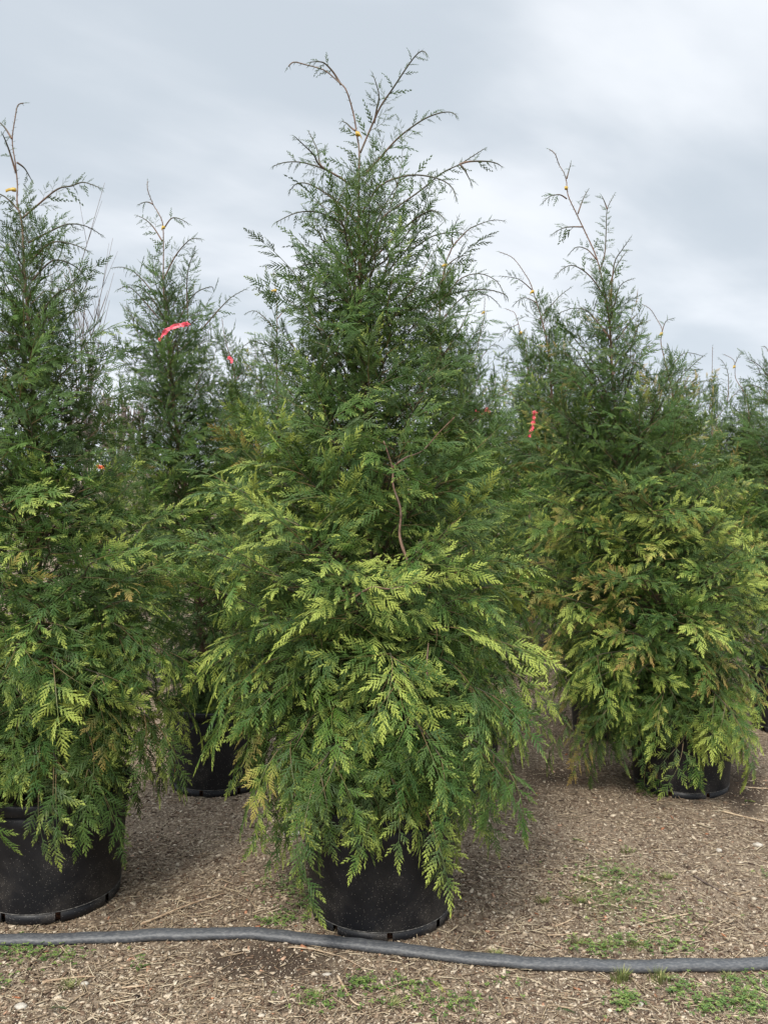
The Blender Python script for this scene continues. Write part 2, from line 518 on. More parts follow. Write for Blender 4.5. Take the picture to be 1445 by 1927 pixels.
def pinna(b, p, d, n, ln, wd, a0, a1, teeth, curl):
    """a pointed blade with forward teeth on both edges, slightly roofed along its midrib"""
    s = d.cross(n)
    k = teeth
    spine = []
    for i in range(k + 1):
        t = i / (k + 0.9)
        c = -curl * t * t
        spine.append(b.vert(p + d * (ln * t) + s * (c * ln) + n * (wd * 0.16 * (1 - t)), a0 + (a1 - a0) * t))
    tip = b.vert(p + d * ln - s * (curl * ln) - n * (ln * 0.05), a1)
    for sg in (1, -1):
        prev = b.vert(p + s * (sg * wd * 0.16), a0)
        for i in range(k):
            t = (i + 0.78) / (k + 0.9)
            env = (0.62 + 0.38 * math.sin(math.pi * min(1, t * 1.5))) * (1.08 - 0.62 * t)
            c = -curl * t * t
            tooth = b.vert(p + d * (ln * min(0.97, t + 0.20 / k)) + s * (c * ln + sg * wd * 0.5 * env) - n * wd * 0.05, min(1, a0 + (a1 - a0) * t + 0.18))
            t2 = (i + 1) / (k + 0.9)
            notch = b.vert(p + d * (ln * (t2 - 0.02)) + s * (-curl * t2 * t2 * ln + sg * wd * 0.17 * env), a0 + (a1 - a0) * t2)
            f = [(spine[i], tooth, notch), (spine[i], notch, spine[i + 1]), (prev, tooth, spine[i])]
            if sg < 0: f = [tuple(reversed(q)) for q in f]
            b.f += f
            prev = notch
        f = (spine[k], prev, tip)
        b.f.append(f if sg > 0 else tuple(reversed(f)))


def frond(b, rng, p0, d0, n0, L, age0, age1, droop, lobes=True, width=0.34, step=0.0064, stiff=0.0, blw=0.0078):
    """one flat fern-like frond: rachis with alternate pointed pinnae"""
    k = max(5, int(L / step))
    d = d0.copy(); n = n0.copy(); p = p0.copy()
    pts = [p.copy()]
    bend = rng.uniform(-0.3, 0.3) / k
    tw = rng.uniform(-0.7, 0.7) / k
    fr = []
    for i in range(k):
        s = d.cross(n)
        d = (d - n * (droop / k) + s * bend).normalized()
        n = (n + s * tw)
        n = (n - d * n.dot(d)).normalized()
        p = p + d * (L / k)
        pts.append(p.copy()); fr.append((p.copy(), d.copy(), n.copy()))
    pp = pts[::2] if len(pts) > 6 else pts
    b.tube(pp, [0.0016 * (1 - 0.6 * i / len(pp)) for i in range(len(pp))], 3, (age0, age1), (0.0, 0), False)
    for i, (q, dd, nn) in enumerate(fr):
        t = (i + 0.5) / k
        sd = 1 if i % 2 else -1
        env = min(1, 0.5 + t * 2.4) * (1 - t) ** 0.7 + 0.09
        ln = max(0.006, L * width * env * rng.uniform(0.68, 1.26))
        if rng.random() < 0.02: continue
        an = math.radians(rng.uniform(32, 56)) * (1 - 0.25 * t)
        s = dd.cross(nn)
        pd = (dd * math.cos(an) + s * sd * math.sin(an) - nn * rng.uniform(-0.04, 0.2)).normalized()
        pn = (nn - pd * nn.dot(pd)).normalized()
        ag = age0 + (age1 - age0) * t
        w = blw * rng.uniform(0.85, 1.12) * min(1, 0.40 + ln / 0.028)
        if lobes:
            pinna(b, q, pd, pn, ln, w, ag, min(1.0, ag + 0.30), 3 if ln > 0.026 else 2 if ln > 0.013 else 1, 0.10 * sd)
        else:
            blade(b, q, pd, pn, ln, w * 0.55, ag, min(1.0, ag + 0.2))
    pinna(b, p, d, n, 0.016, blw * 0.8, age1, 1.0, 1, 0)


def spray_mesh(seed, L=0.25, kind='full'):
    rng = random.Random(seed)
    b = MB()
    lobes = True
    droop = {'full': 0.55, 'hang': 0.85, 'thin': 0.25, 'open': 0.55}[kind] * rng.uniform(0.75, 1.25)
    gap = {'full': 0.030, 'hang': 0.033, 'thin': 0.030, 'open': 0.038}[kind]
    fmax = {'full': 0.128, 'hang': 0.130, 'thin': 0.092, 'open': 0.118}[kind]
    d = Vector((0, 1, 0)); n = Vector((0, 0, 1)); p = Vector((0, 0, 0))
    k = int(L * 0.80 / gap)
    pts = [p.copy()]
    sb = rng.uniform(-0.5, 0.5) / k
    side = rng.choice((1, -1))
    for i in range(k):
        s = d.cross(n)
        d = (d - n * (droop / k * (0.5 + i / k)) + s * sb).normalized()
        n = (n - d * n.dot(d)).normalized()
        p = p + d * gap * rng.uniform(0.85, 1.15)
        pts.append(p.copy())
        t = (i + 1) / k
        side = -side
        env = min(1, 0.6 + t * 1.4) * (1 - 0.5 * t)
        fl = fmax * env * rng.uniform(0.8, 1.2)
        if rng.random() < 0.06: continue
        an = math.radians(rng.uniform(38, 55)) * (1 - 0.25 * t)
        fd = (d * math.cos(an) + d.cross(n) * side * math.sin(an) + n * rng.uniform(-0.12, 0.15)).normalized()
        fn = (n + Vector((rng.uniform(-1, 1), rng.uniform(-1, 1), rng.uniform(-1, 1))) * 0.45)
        fn = (fn - fd * fn.dot(fd)).normalized()
        frond(b, rng, p.copy(), fd, fn, fl, 0.0 + 0.2 * t, 0.70 + 0.2 * t, droop * 0.6, lobes or fl > 0.06, width=0.46 if kind != 'thin' else 0.38,
              step=0.0072 if kind != 'thin' else 0.0085, blw=0.0100 if kind != 'thin' else 0.0092)
    b.tube(pts, [0.0018 * (1 - 0.6 * i / len(pts)) for i in range(len(pts))], 4, (0, 0.4), (0.8, 0.0), False)
    frond(b, rng, p, d, n, fmax * 0.8, 0.2, 0.85, droop * 0.4, lobes, width=0.44, step=0.0072, blw=0.0100 if kind != 'thin' else 0.0092)
    return b.mesh('frond', M['foliage'], smooth=False)


def sprig_mesh(seed, L=0.10, dense=True):
    rng = random.Random(seed)
    b = MB()
    frond(b, rng, Vector((0, 0, 0)), Vector((0, 1, 0)), Vector((0, 0, 1)), L, 0.0, 0.45, rng.uniform(0.2, 0.9), True,
          width=rng.uniform(0.28, 0.36), step=0.0090 if dense else 0.0110, blw=0.0130)
    return b.mesh('frond', M['foliage'], smooth=False)


VAR = []          # (mesh, family)
for i in range(6): VAR.append((spray_mesh(100 + i, 0.24 + 0.02 * i, 'full'), 'full'))
for i in range(4): VAR.append((spray_mesh(200 + i, 0.27, 'hang'), 'hang'))
for i in range(4): VAR.append((spray_mesh(300 + i, 0.24, 'open'), 'open'))
for i in range(4): VAR.append((spray_mesh(400 + i, 0.22, 'thin'), 'thin'))
for i in range(4): VAR.append((sprig_mesh(500 + i, 0.10, i % 2 == 0), 'sprig'))
FAM = {}
for i, (_, fam) in enumerate(VAR): FAM.setdefault(fam, []).append(i)
SOURCE = {}       # variant -> the first frond object that uses it, the source of the joined foliage


def frame_rot(d, n):
    d = d.normalized()
    n = n - d * n.dot(d)
    n = n.normalized() if n.length > 1e-5 else d.orthogonal().normalized()
    x = d.cross(n)
    return Matrix((x, d, n)).transposed()


GN = None


def foliage_group():
    """places each frond variant on the points that carry its number"""
    global GN
    if GN: return GN
    g = bpy.data.node_groups.new('frond_scatter', 'GeometryNodeTree')
    g.interface.new_socket('Geometry', in_out='INPUT', socket_type='NodeSocketGeometry')
    g.interface.new_socket('Geometry', in_out='OUTPUT', socket_type='NodeSocketGeometry')
    gi = g.nodes.new('NodeGroupInput'); go = g.nodes.new('NodeGroupOutput')
    join = g.nodes.new('GeometryNodeJoinGeometry')

    def named(nm, t):
        n = g.nodes.new('GeometryNodeInputNamedAttribute'); n.data_type = t; n.inputs['Name'].default_value = nm
        return n.outputs[0]
    var = named('variant', 'INT'); rot = named('rot', 'FLOAT_VECTOR'); scl = named('size', 'FLOAT')
    e2r = g.nodes.new('FunctionNodeEulerToRotation'); g.links.new(rot, e2r.inputs[0])
    for i in range(len(VAR)):
        oi = g.nodes.new('GeometryNodeObjectInfo'); oi.transform_space = 'ORIGINAL'; oi.inputs['Object'].default_value = SOURCE[i]
        oi.inputs['As Instance'].default_value = False
        cmp_ = g.nodes.new('FunctionNodeCompare'); cmp_.data_type = 'INT'; cmp_.operation = 'EQUAL'
        g.links.new(var, cmp_.inputs[2]); cmp_.inputs[3].default_value = i
        iop = g.nodes.new('GeometryNodeInstanceOnPoints')
        g.links.new(gi.outputs[0], iop.inputs['Points']); g.links.new(cmp_.outputs[0], iop.inputs['Selection'])
        g.links.new(oi.outputs['Geometry'], iop.inputs['Instance'])
        g.links.new(e2r.outputs[0], iop.inputs['Rotation']); g.links.new(scl, iop.inputs['Scale'])
        g.links.new(iop.outputs[0], join.inputs[0])
    g.links.new(join.outputs[0], go.inputs[0])
    GN = g
    return g


def foliage_mass(items, parent):
    """the fronds past the nearest ones of a tree, as one object"""
    me = bpy.data.meshes.new('foliage')
    me.from_pydata([tuple(it['p']) for it in items], [], [])

    def put(nm, t, key, vals):
        a = me.attributes.new(nm, t, 'POINT'); a.data.foreach_set(key, vals)
    put('variant', 'INT', 'value', [it['v'] for it in items])
    rv = []
    for it in items: rv += list(it['m'].to_euler())
    put('rot', 'FLOAT_VECTOR', 'vector', rv)
    put('size', 'FLOAT', 'value', [it['s'] for it in items])
    for k in ('gold', 'bronze', 'dull'): put(k, 'FLOAT', 'value', [it[k] for it in items])
    me.materials.append(M['foliage'])
    o = bpy.data.objects.new('foliage', me)
    COL.objects.link(o)
    o.parent = parent
    o['kind'] = 'stuff'
    md = o.modifiers.new('fronds', 'NODES'); md.node_group = foliage_group()
    return o


def interp(tbl, h):
    if h <= tbl[0][0]: return tbl[0][1:]
    for a, b in zip(tbl, tbl[1:]):
        if h <= b[0]:
            t = (h - a[0]) / (b[0] - a[0])
            return tuple(x + (y - x) * t for x, y in zip(a[1:], b[1:]))
    return tbl[-1][1:]


def path_at(path, h):
    for a, b in zip(path, path[1:]):
        if a.z <= h <= b.z and b.z > a.z:
            return a.lerp(b, (h - a.z) / (b.z - a.z))
    return path[0].copy() if h < path[0].z else path[-1].copy()


def in_frame(p):
    if p.y < 0.5: return False
    px = CX + p.x / p.y * F; py = HY + (H - p.z) / p.y * F
    return -40 < px < 1485 and -40 < py < 1967


def tree(label, base_px, z, trunk_px, crown, seed, traced=(), n_br=100, n_ind=300, cat='tree', group=None, thick=0.021, gold=0.5, bronze=0.05,
         top_frac=0.62, branch_parts=True, sp=0.060, low_droop=1.0, core=True, stems=()):
    """trunk_px: pixels bottom to top; crown: rows (py, left px, right px) top to bottom; traced: open top branches as pixel lines"""
    rng = random.Random(seed)
    x0 = (base_px - CX) / F * z
    base = Vector((x0, z, 0.40))
    root = empty('arborvitae_tree', base)
    tag(root, label, cat, group)
    pts = [base] + [P(a, b, z) for a, b in trunk_px]
    for i in range(2, len(pts) - 1): pts[i].y += rng.uniform(-0.02, 0.02)
    path = smooth_path(pts, 5)
    n = len(path)
    b = MB()
    rel = [p - base for p in path]
    top = max(p.z for p in path)
    h_hi = P(0, crown[0][0], z).z
    b.tube(rel, [max(0.0022, thick * max(0.0, 1 - (p.z - 0.4) / (h_hi + 0.12 - 0.4)) ** 1.25 + 0.0042 * (1 - i / (n - 1)) + 0.0014) for i, p in enumerate(path)], 8, (0, 0.42))
    b.build('trunk', M['branch'], root)
    tbl = sorted([(P(0, r[0], z).z, (r[1] - CX) / F * z, (r[2] - CX) / F * z) for r in crown])
    h_lo, h_hi = tbl[0][0], tbl[-1][0]
    items = []
    tocam = Vector((-x0, -z, 0)).normalized()

    def add(p, d, nn, fam, s, g=None, br=None, du=0.0, outer=1.0, pri=0.0):
        v = rng.choice(FAM[fam])
        rad = Vector((p.x - x0, p.y - z, 0))
        score = rad.dot(tocam) * 1.6 + outer * 0.25 + pri
        items.append(dict(p=p - base, m=frame_rot(d, nn), v=v, s=s, gold=g if g is not None else rng.random(), bronze=br if br is not None else 0.0,
                          dull=du, score=score if in_frame(p) else -9))

    branches = []
    # weights so that the branches spread evenly over the crown's surface
    ks = 60
    cum = [0.0]
    for i in range(ks):
        h = h_lo + (h_hi - h_lo) * (i + 0.5) / ks
        xl, xr = interp(tbl, h)
        cum.append(cum[-1] + max(0.42, (xr - xl) / 2) * (1.6 if i < ks * 0.14 else 1.0))
    ph = rng.uniform(0, 6.28)
    for bi in range(n_br):
        u = (bi + rng.random()) / n_br * cum[-1]
        j = next(i for i in range(ks) if cum[i + 1] >= u)
        ht = h_lo + (h_hi - h_lo) * (j + (u - cum[j]) / (cum[j + 1] - cum[j])) / ks
        t = (ht - h_lo) / (h_hi - h_lo)
        ph += 2.39996 + rng.uniform(-0.3, 0.3)
        c, s = math.cos(ph), math.sin(ph)
        xl, xr = interp(tbl, ht)
        tc = path_at(path, max(ht - 0.1, 0.45))
        a = max(0.05, (xr - tc.x) if c > 0 else (tc.x - xl))
        dp = max(0.05, (xr - xl) / 2)
        R = 1.0 / math.sqrt((c / a) ** 2 + (s / dp) ** 2)
        R *= rng.uniform(0.72, 1.06)
        R = max(0.05, R - 0.10 * (1 - 0.6 * t))      # sprays reach past the branch tip
        k = -0.25 + 0.75 * min(1, t / 0.35) if t < 0.35 else 0.5 + 0.75 * (t - 0.35) / 0.65
        hb = ht - R * k
        hb = max(hb, 0.47 + 0.05 * rng.random())
        hb = min(hb, top - 0.12)
        p0 = path_at(path, hb)
        rad = Vector((c, s, 0))
        p2 = Vector((tc.x + c * R, tc.y + s * R, ht))
        ln = (p2 - p0).length
        p1 = p0 + rad * R * 0.5 + Vector((0, 0, (0.30 if t < 0.3 else 0.12) * ln + 0.35 * (ht - p0.z)))
        q = [p0.lerp(p1, w).lerp(p1.lerp(p2, w), w) for w in [i / 8 for i in range(9)]]
        for w in range(1, 8): q[w] += Vector((rng.uniform(-1, 1), rng.uniform(-1, 1), rng.uniform(-1, 1))) * 0.008
        branches.append((q, 0.0014 + (0.0062 - 0.0035 * t) * min(1, ln / 0.6)))
        # side sprays
        m = max(3, int(ln / (sp if t < 0.5 else sp * 0.72)))
        sd = rng.choice((1, -1))
        for i in range(m + 1):
            w = 0.22 + 0.78 * i / m
            fi = w * 8; i0 = min(7, int(fi))
            pp = q[i0].lerp(q[i0 + 1], fi - i0)
            T = (q[i0 + 1] - q[i0]).normalized()
            S = T.cross(Vector((0, 0, 1)))
            S = S.normalized() if S.length > 0.1 else rad.cross(Vector((0, 0, 1)))
            sd = -sd
            dr = (0.58 if t < 0.2 else 0.58 - 0.62 * (t - 0.2) / 0.45 if t < 0.65 else -0.08) * low_droop
            dr += rng.uniform(-0.35, 0.3)
            if i == m:
                d = T + Vector((0, 0, -dr * 0.5))
            else:
                d = T * rng.uniform(0.5, 0.9) + S * sd * rng.uniform(0.55, 0.95) + Vector((0, 0, -dr * 0.8))
            d = d.normalized()
            nn = Vector((0, 0, 0.6 - 0.3 * t)) + rad * (0.45 + 0.1 * t) + Vector((rng.uniform(-1, 1), rng.uniform(-1, 1), rng.uniform(-1, 1))) * 0.62 + tocam * rng.uniform(0.0, 0.4)
            if t > 0.86: fam = rng.choice(('thin', 'thin', 'sprig', 'open'))
            elif t > top_frac: fam = rng.choice(('thin', 'open', 'full', 'full'))
            elif t > 0.3: fam = rng.choice(('full', 'full', 'open', 'hang'))
            else: fam = rng.choice(('full', 'hang', 'hang', 'full', 'open'))
            sc = rng.uniform(0.72, 1.12) * (1 - 0.22 * max(0, t - 0.3) / 0.7)
            sc = min(sc, 0.5 + R * 2.2)
            if fam == 'sprig': sc *= 1.5
            g = (0.14 + 0.62 * gold * (rng.random() ** 1.1) + (0.55 * gold if rng.random() < 0.25 else 0)) * (0.35 + 0.65 * w)
            if t > 0.42: g *= max(0.22 if z < 5 else 0.7, 1 - (t - 0.42) * 1.9)
            g *= 0.40 + 1.25 * max(0.0, min(1.0, 0.5 + 1.4 * mnoise.noise(Vector((pp.x * 2.6, pp.y * 2.6, pp.z * 3.2 + seed)))))
            if fam != 'sprig' and w > 0.7 and t < 0.55: g = min(1.0, g + 0.16 * gold)
            brz = rng.uniform(0.5, 1.0) if (rng.random() < bronze and w > 0.75) else 0.0
            du = rng.uniform(0.0, 0.3) if t < 0.6 else rng.uniform(0.0, 0.5)
            if t < 0.3 and abs(c) > 0.8 and fam == 'hang': fam = 'full'
            if t < 0.12: du = rng.uniform(0.1, 0.6)
            add(pp, d, nn, fam, sc, g, brz, du, w)
        # inner filling near the trunk: short, dark, sheltered sprays
        if t < 0.93:
            for _ in range(1 if t < 0.5 else 3):
                w = rng.uniform(0.05, 0.45)
                pp = q[int(w * 8)]
                d = Vector((rng.uniform(-1, 1), rng.uniform(-1, 1), rng.uniform(-0.6, 0.5))) + rad
                add(pp, d, rad + Vector((0, 0, rng.uniform(-0.2, 0.8))), 'full', rng.uniform(0.6, 0.9) * (1 - 0.35 * t), 0.0, 0.0, rng.uniform(0.0, 0.4), 0.0)
    # short upright sprays that clothe the trunk up to the leader
    hh = h_lo + 0.42 * (h_hi - h_lo)
    while hh < h_hi + 0.02 and core:
        c0 = path_at(path, hh)
        an = rng.uniform(0, 6.283)
        t = (hh - h_lo) / (h_hi - h_lo)
        rad = Vector((math.cos(an), math.sin(an), 0))
        add(c0 + rad * 0.012, rad * rng.uniform(0.5, 1.1) + Vector((0, 0, rng.uniform(0.5, 1.2))), rad * 0.7 + Vector((rng.uniform(-.6, .6), rng.uniform(-.6, .6), -0.3)) + tocam * 0.3,
            rng.choice(('full', 'open', 'thin')), rng.uniform(0.55, 0.9) * (1.12 - 0.5 * t), 0.06, 0.0, rng.uniform(0, 0.4), 0.2)
        hh += 0.009
    # open branches of the tree's top, and the bare leader
    tr = [(trunk_px, 0.0, 0.005, True)] + [(l[0], l[1], 0.0030, False) for l in traced]
    for line, dz, rad0, is_trunk in tr:
        if is_trunk:
            q = [p.copy() for p in path if p.z > h_hi - 0.05]
            if len(q) < 3: continue
        else:
            raw = [P(a, bb, z + dz * (i / (len(line) - 1)) ** 1.2) for i, (a, bb) in enumerate(line)]
            q = smooth_path(raw, 4)
            branches.append((q, rad0))
        tot = sum((q[i + 1] - q[i]).length for i in range(len(q) - 1))
        acc = 0.0; nxt = 0.03 if is_trunk else 0.06; sd = 1
        for i in range(len(q) - 1):
            seg = (q[i + 1] - q[i]).length
            while acc + seg > nxt:
                w = (nxt - acc) / seg
                pp = q[i].lerp(q[i + 1], w)
                T = (q[i + 1] - q[i]).normalized()
                fr = nxt / tot
                view = Vector((0, -1, 0))
                S = T.cross(view + Vector((rng.uniform(-.6, .6), 0, rng.uniform(-.6, .6)))).normalized()
                sd = -sd
                d = (T * rng.uniform(0.6, 1.0) + S * sd * rng.uniform(0.5, 0.9) + Vector((0, rng.uniform(-.4, .4), -0.1))).normalized()
                nn = Vector((rng.uniform(-.5, .5), -1, rng.uniform(-.2, .8)))
                if is_trunk:
                    big = 0.75 if fr < 0.35 and rng.random() < 0.5 else 0.13
                    add(pp, d, nn, 'sprig', big * rng.uniform(0.8, 1.3), 0.05, 0, 0.7, 1, 0.5)
                    nxt += 0.024 if fr < 0.4 else 0.014
                else:
                    if fr < 0.52 and tot > 0.22:
                        if rng.random() < 0.5: add(pp, d, nn, 'thin', rng.uniform(0.38, 0.62) * (1 - fr * 0.7), 0.1, 0, 0.5, 1, 0.5)
                        else: add(pp, d, nn, 'sprig', rng.uniform(0.8, 1.35) * (1 - fr * 0.7), 0.1, 0, 0.35, 1, 0.5)
                        nxt += 0.024
                    elif fr < 0.80:
                        add(pp, d, nn, 'sprig', rng.uniform(0.25, 0.7) * (1.3 - fr * 0.6), 0.05, 0, 0.5, 1, 0.4)
                        nxt += 0.018
                    else:
                        add(pp, (d + T * 0.6), nn, 'sprig', rng.uniform(0.13, 0.22), 0.05, 0, 0.6, 1, 0.3)
                        nxt += 0.011
            acc += seg
        add(q[-1], q[-1] - q[-2], Vector((0.1, -1, 0.3)), 'sprig', 0.24, 0.1, 0, 0.6, 1, 0.5)
        if not is_trunk:
            add(q[-1] - (q[-1] - q[-2]) * 0.5, (q[-1] - q[-2]).normalized() + Vector((0, 0, -0.7)), Vector((0.1, -1, 0.3)), 'sprig', 0.2, 0.1, 0, 0.6, 1, 0.5)
    # bare reddish stems that show through the foliage
    for line, za, zb, r in stems:
        q = smooth_path([P(a, bb, za + (zb - za) * i / (len(line) - 1)) for i, (a, bb) in enumerate(line)], 5)
        bb = MB()
        bb.tube([p - base for p in q], [r * (1 - 0.6 * i / (len(q) - 1)) * rng.uniform(0.9, 1.12) for i in range(len(q))], 7, (0.0, 0.25))
        bb.build('branch', M['branch'], root)
    # branch meshes
    if branch_parts:
        for q, r in branches:
            bb = MB()
            k = len(q)
            bb.tube([p - base for p in q], [max(0.0012, r * (1 - i / (k - 1)) ** 0.8 + 0.0012) for i in range(k)], 5, (0.25, 0.95))
            bb.build('branch', M['branch'], root)
    else:
        bb = MB()
        for q, r in branches:
            k = len(q)
            bb.tube([p - base for p in q], [max(0.0014, r * (1 - i / (k - 1)) ** 0.8 + 0.0012) for i in range(k)], 4, (0.25, 0.95))
        tag(bb.build('branchwork', M['branch'], root), kind='stuff')
    # the nearest fronds as parts of their own, the rest as one mass
    items.sort(key=lambda it: -it['score'])
    ind = items[:n_ind]; rest = items[n_ind:]
    if not SOURCE:
        have = {it['v'] for it in ind}
        for v in range(len(VAR)):
            if v not in have:
                it = next(it for it in rest if it['v'] == v)
                rest = [r for r in rest if r is not it]; ind.append(it)
        ind.sort(key=lambda it: -it['score'])
        extra = len(ind) - 300
        while extra > 0:
            cnt = {}
            for it in ind: cnt[it['v']] = cnt.get(it['v'], 0) + 1
            for i in range(len(ind) - 1, -1, -1):
                if cnt[ind[i]['v']] > 1:
                    rest.append(ind.pop(i)); break
            extra -= 1
    for it in ind:
        o = bpy.data.objects.new('frond', VAR[it['v']][0])
        COL.objects.link(o)
        o.parent = root
        o.matrix_local = Matrix.Translation(it['p']) @ it['m'].to_4x4() @ Matrix.Scale(it['s'], 4)
        o['gold'] = it['gold']; o['bronze'] = it['bronze']; o['dull'] = it['dull']
        SOURCE.setdefault(it['v'], o)
    if rest: foliage_mass(rest, root)
    return root


def leader(px, top, base_y=1300, base_px=None, curve=0):
    """a generic trunk line ending in a leaning tip"""
    bp = base_px if base_px is not None else px
    return [(bp, base_y - 150), ((bp + px) / 2, (base_y + top) / 2), (px + curve * 0.2, top + 140), (px, top + 60), (px - curve, top)]


# ---- the big tree in front
A_TR = [([(678, 288), (697, 243), (716, 201), (739, 167), (762, 132), (781, 106), (794, 96), (802, 101)], -0.25),
        ([(684, 332), (716, 296), (751, 258), (793, 227), (823, 214), (846, 211), (858, 217)], -0.15),
        ([(706, 440), (725, 405), (755, 384), (793, 357), (831, 326), (865, 309), (892, 292), (911, 280)], 0.12),
        ([(865, 309), (884, 304), (918, 304), (935, 308), (943, 313)], 0.1),
        ([(865, 309), (874, 320), (886, 343)], 0.0),
        ([(675, 361), (640, 334), (602, 315), (564, 305), (534, 306), (514, 313)], 0.15),
        ([(640, 334), (602, 311), (591, 292), (572, 273), (555, 257)], -0.2),
        ([(610, 318), (602, 307), (597, 281), (581, 248)], 0.15),
        ([(704, 232), (709, 205), (713, 178), (703, 143)], -0.05),
        ([(642, 160), (628, 137), (612, 120), (600, 116), (584, 117)], -0.06),
        ([(668, 246), (660, 240), (652, 232), (643, 228)], 0.05),
        ([(724, 517), (739, 479), (777, 467), (815, 444), (853, 437), (875, 441)], 0.2),
        ([(690, 620), (730, 600), (790, 575), (815, 560), (900, 545), (945, 552), (955, 562)], 0.15),
        ([(683, 560), (655, 520), (625, 500), (585, 496), (556, 506)], -0.15),
        ([(684, 610), (640, 575), (600, 560), (575, 568), (558, 580)], 0.1),
        ([(680, 470), (640, 420), (600, 400), (560, 400), (520, 418)], -0.22),
        ([(680, 430), (640, 385), (590, 350), (560, 345), (545, 360)], 0.1),
        ([(690, 500), (760, 430), (800, 400), (820, 398), (836, 412)], -0.3),
        ([(682, 400), (715, 350), (770, 330), (820, 335), (848, 350), (858, 372)], -0.2)]
A_trunk = [(700, 1500), (702, 1300), (695, 1100), (688, 900), (684, 720), (679, 593), (676, 450), (675, 365), (676, 288), (671, 250), (665, 212), (652, 174), (636, 155), (610, 136), (576, 119), (553, 115), (543, 125)]
A_crown = [(345, 560, 800), (400, 530, 855), (480, 540, 860), (560, 555, 880), (640, 530, 890), (720, 500, 900), (800, 465, 912), (900, 415, 938), (1000, 345, 960), (1060, 325, 975),
           (1130, 375, 1000), (1200, 395, 1035), (1300, 410, 1055), (1380, 435, 1055), (1450, 460, 990), (1525, 510, 885)]
tree('tallest arborvitae in front, standing in the centre black pot behind the pipe', 717, 3.19, A_trunk, A_crown, 11, A_TR, n_br=200, n_ind=300, gold=0.66, bronze=0.03,
     stems=[([(775, 1090), (768, 1060), (752, 1010), (754, 960), (740, 915), (738, 880), (722, 830)], 2.77, 2.87, 0.0056), ([(738, 880), (762, 862), (795, 848), (825, 815), (855, 785)], 2.83, 2.80, 0.0034),
            ([(805, 1290), (803, 1250), (806, 1210)], 2.68, 2.72, 0.0035), ([(665, 1125), (700, 1105), (735, 1108), (790, 1095)], 2.66, 2.6, 0.003)])

# ---- left front tree
B_TR = [([(23, 261), (12, 243), (2, 232), (-4, 228)], 0.1), ([(31, 325), (19, 286), (10, 262), (4, 250)], -0.1), ([(33, 306), (47, 317), (60, 339)], 0.1),
        ([(43, 411), (74, 384), (109, 356), (135, 350), (156, 343), (175, 348), (189, 354)], -0.2), ([(54, 457), (90, 438), (128, 422), (163, 426), (191, 442)], 0.15),
        ([(60, 490), (97, 457), (136, 459), (167, 473)], -0.2), ([(40, 400), (10, 370), (-20, 360)], 0.0), ([(60, 530), (100, 490), (140, 500), (160, 520)], 0.1),
        ([(58, 620), (100, 560), (130, 545), (160, 560)], -0.1)]
B_trunk = [(85, 1350), (75, 1150), (68, 950), (64, 780), (58, 625), (50, 500), (43, 422), (35, 384), (31, 345), (28, 306), (23, 263), (29, 220), (33, 197), (45, 194)]
B_crown = [(440, -30, 110), (520, -50, 150), (600, -60, 165), (700, -80, 190), (800, -110, 235), (900, -140, 275), (1000, -170, 300), (1100, -190, 340), (1200, -200, 365), (1300, -200, 375),
           (1390, -180, 360), (1460, -110, 280)]
tree('arborvitae in the front row with a black pot cut by the left edge', 100, 3.31, B_trunk, B_crown, 12, B_TR, n_br=165, n_ind=300, gold=0.55, bronze=0.05)

# ---- second row
C_TR = [([(288, 384), (276, 380), (261, 385)], 0.05), ([(309, 430), (323, 411), (339, 412), (354, 420)], -0.05), ([(306, 454), (288, 426), (272, 412), (257, 405)], 0.1),
        ([(309, 524), (331, 481), (354, 454), (366, 449), (379, 450)], -0.15), ([(305, 580), (280, 540), (253, 512), (232, 503), (212, 504)], 0.15),
        ([(300, 600), (249, 543), (222, 545)], -0.1), ([(380, 620), (413, 582), (436, 559), (465, 543)], 0.1), ([(354, 600), (352, 540), (356, 500), (368, 475)], -0.1),
        ([(320, 640), (360, 560), (395, 540), (402, 545)], 0.1), ([(315, 610), (285, 560), (262, 540), (245, 536)], -0.1)]
C_trunk = [(385, 1250), (360, 1000), (335, 830), (323, 714), (312, 600), (309, 539), (309, 481), (308, 424), (298, 400), (288, 384), (280, 360), (278, 341)]
C_crown = [(520, 265, 375), (600, 240, 405), (700, 235, 440), (800, 228, 450), (900, 235, 465), (1000, 235, 480), (1100, 250, 500), (1200, 270, 510), (1365, 330, 500)]
tree('narrow arborvitae with a pink ribbon near its top, behind the left front tree', 410, 4.6, C_trunk, C_crown, 13, C_TR, n_br=135, n_ind=260, gold=0.4, bronze=0.03, top_frac=0.6)

D_TR = [([(1066, 336), (1074, 306)], 0.03), ([(1066, 374), (1055, 367), (1044, 367), (1032, 371), (1021, 381)], -0.1), ([(1087, 402), (1097, 374), (1107, 356)], 0.1),
        ([(1097, 427), (1072, 427), (1055, 431), (1039, 441)], -0.1), ([(1127, 512), (1137, 480), (1140, 431), (1142, 394), (1156, 365)], 0.1), ([(1142, 394), (1137, 380), (1132, 369)], 0.0),
        ([(1149, 560), (1155, 497), (1170, 470), (1184, 450)], -0.1), ([(1150, 600), (1165, 540), (1192, 524)], 0.1), ([(1145, 540), (1160, 500), (1179, 472)], 0.05),
        ([(1122, 489), (1105, 470), (1085, 465), (1070, 478)], 0.1), ([(1138, 560), (1110, 520), (1080, 500), (1060, 505), (1045, 520)], -0.15),
        ([(1149, 640), (1110, 590), (1080, 580), (1050, 590)], 0.1), ([(1160, 640), (1190, 600), (1200, 590)], 0.1)]
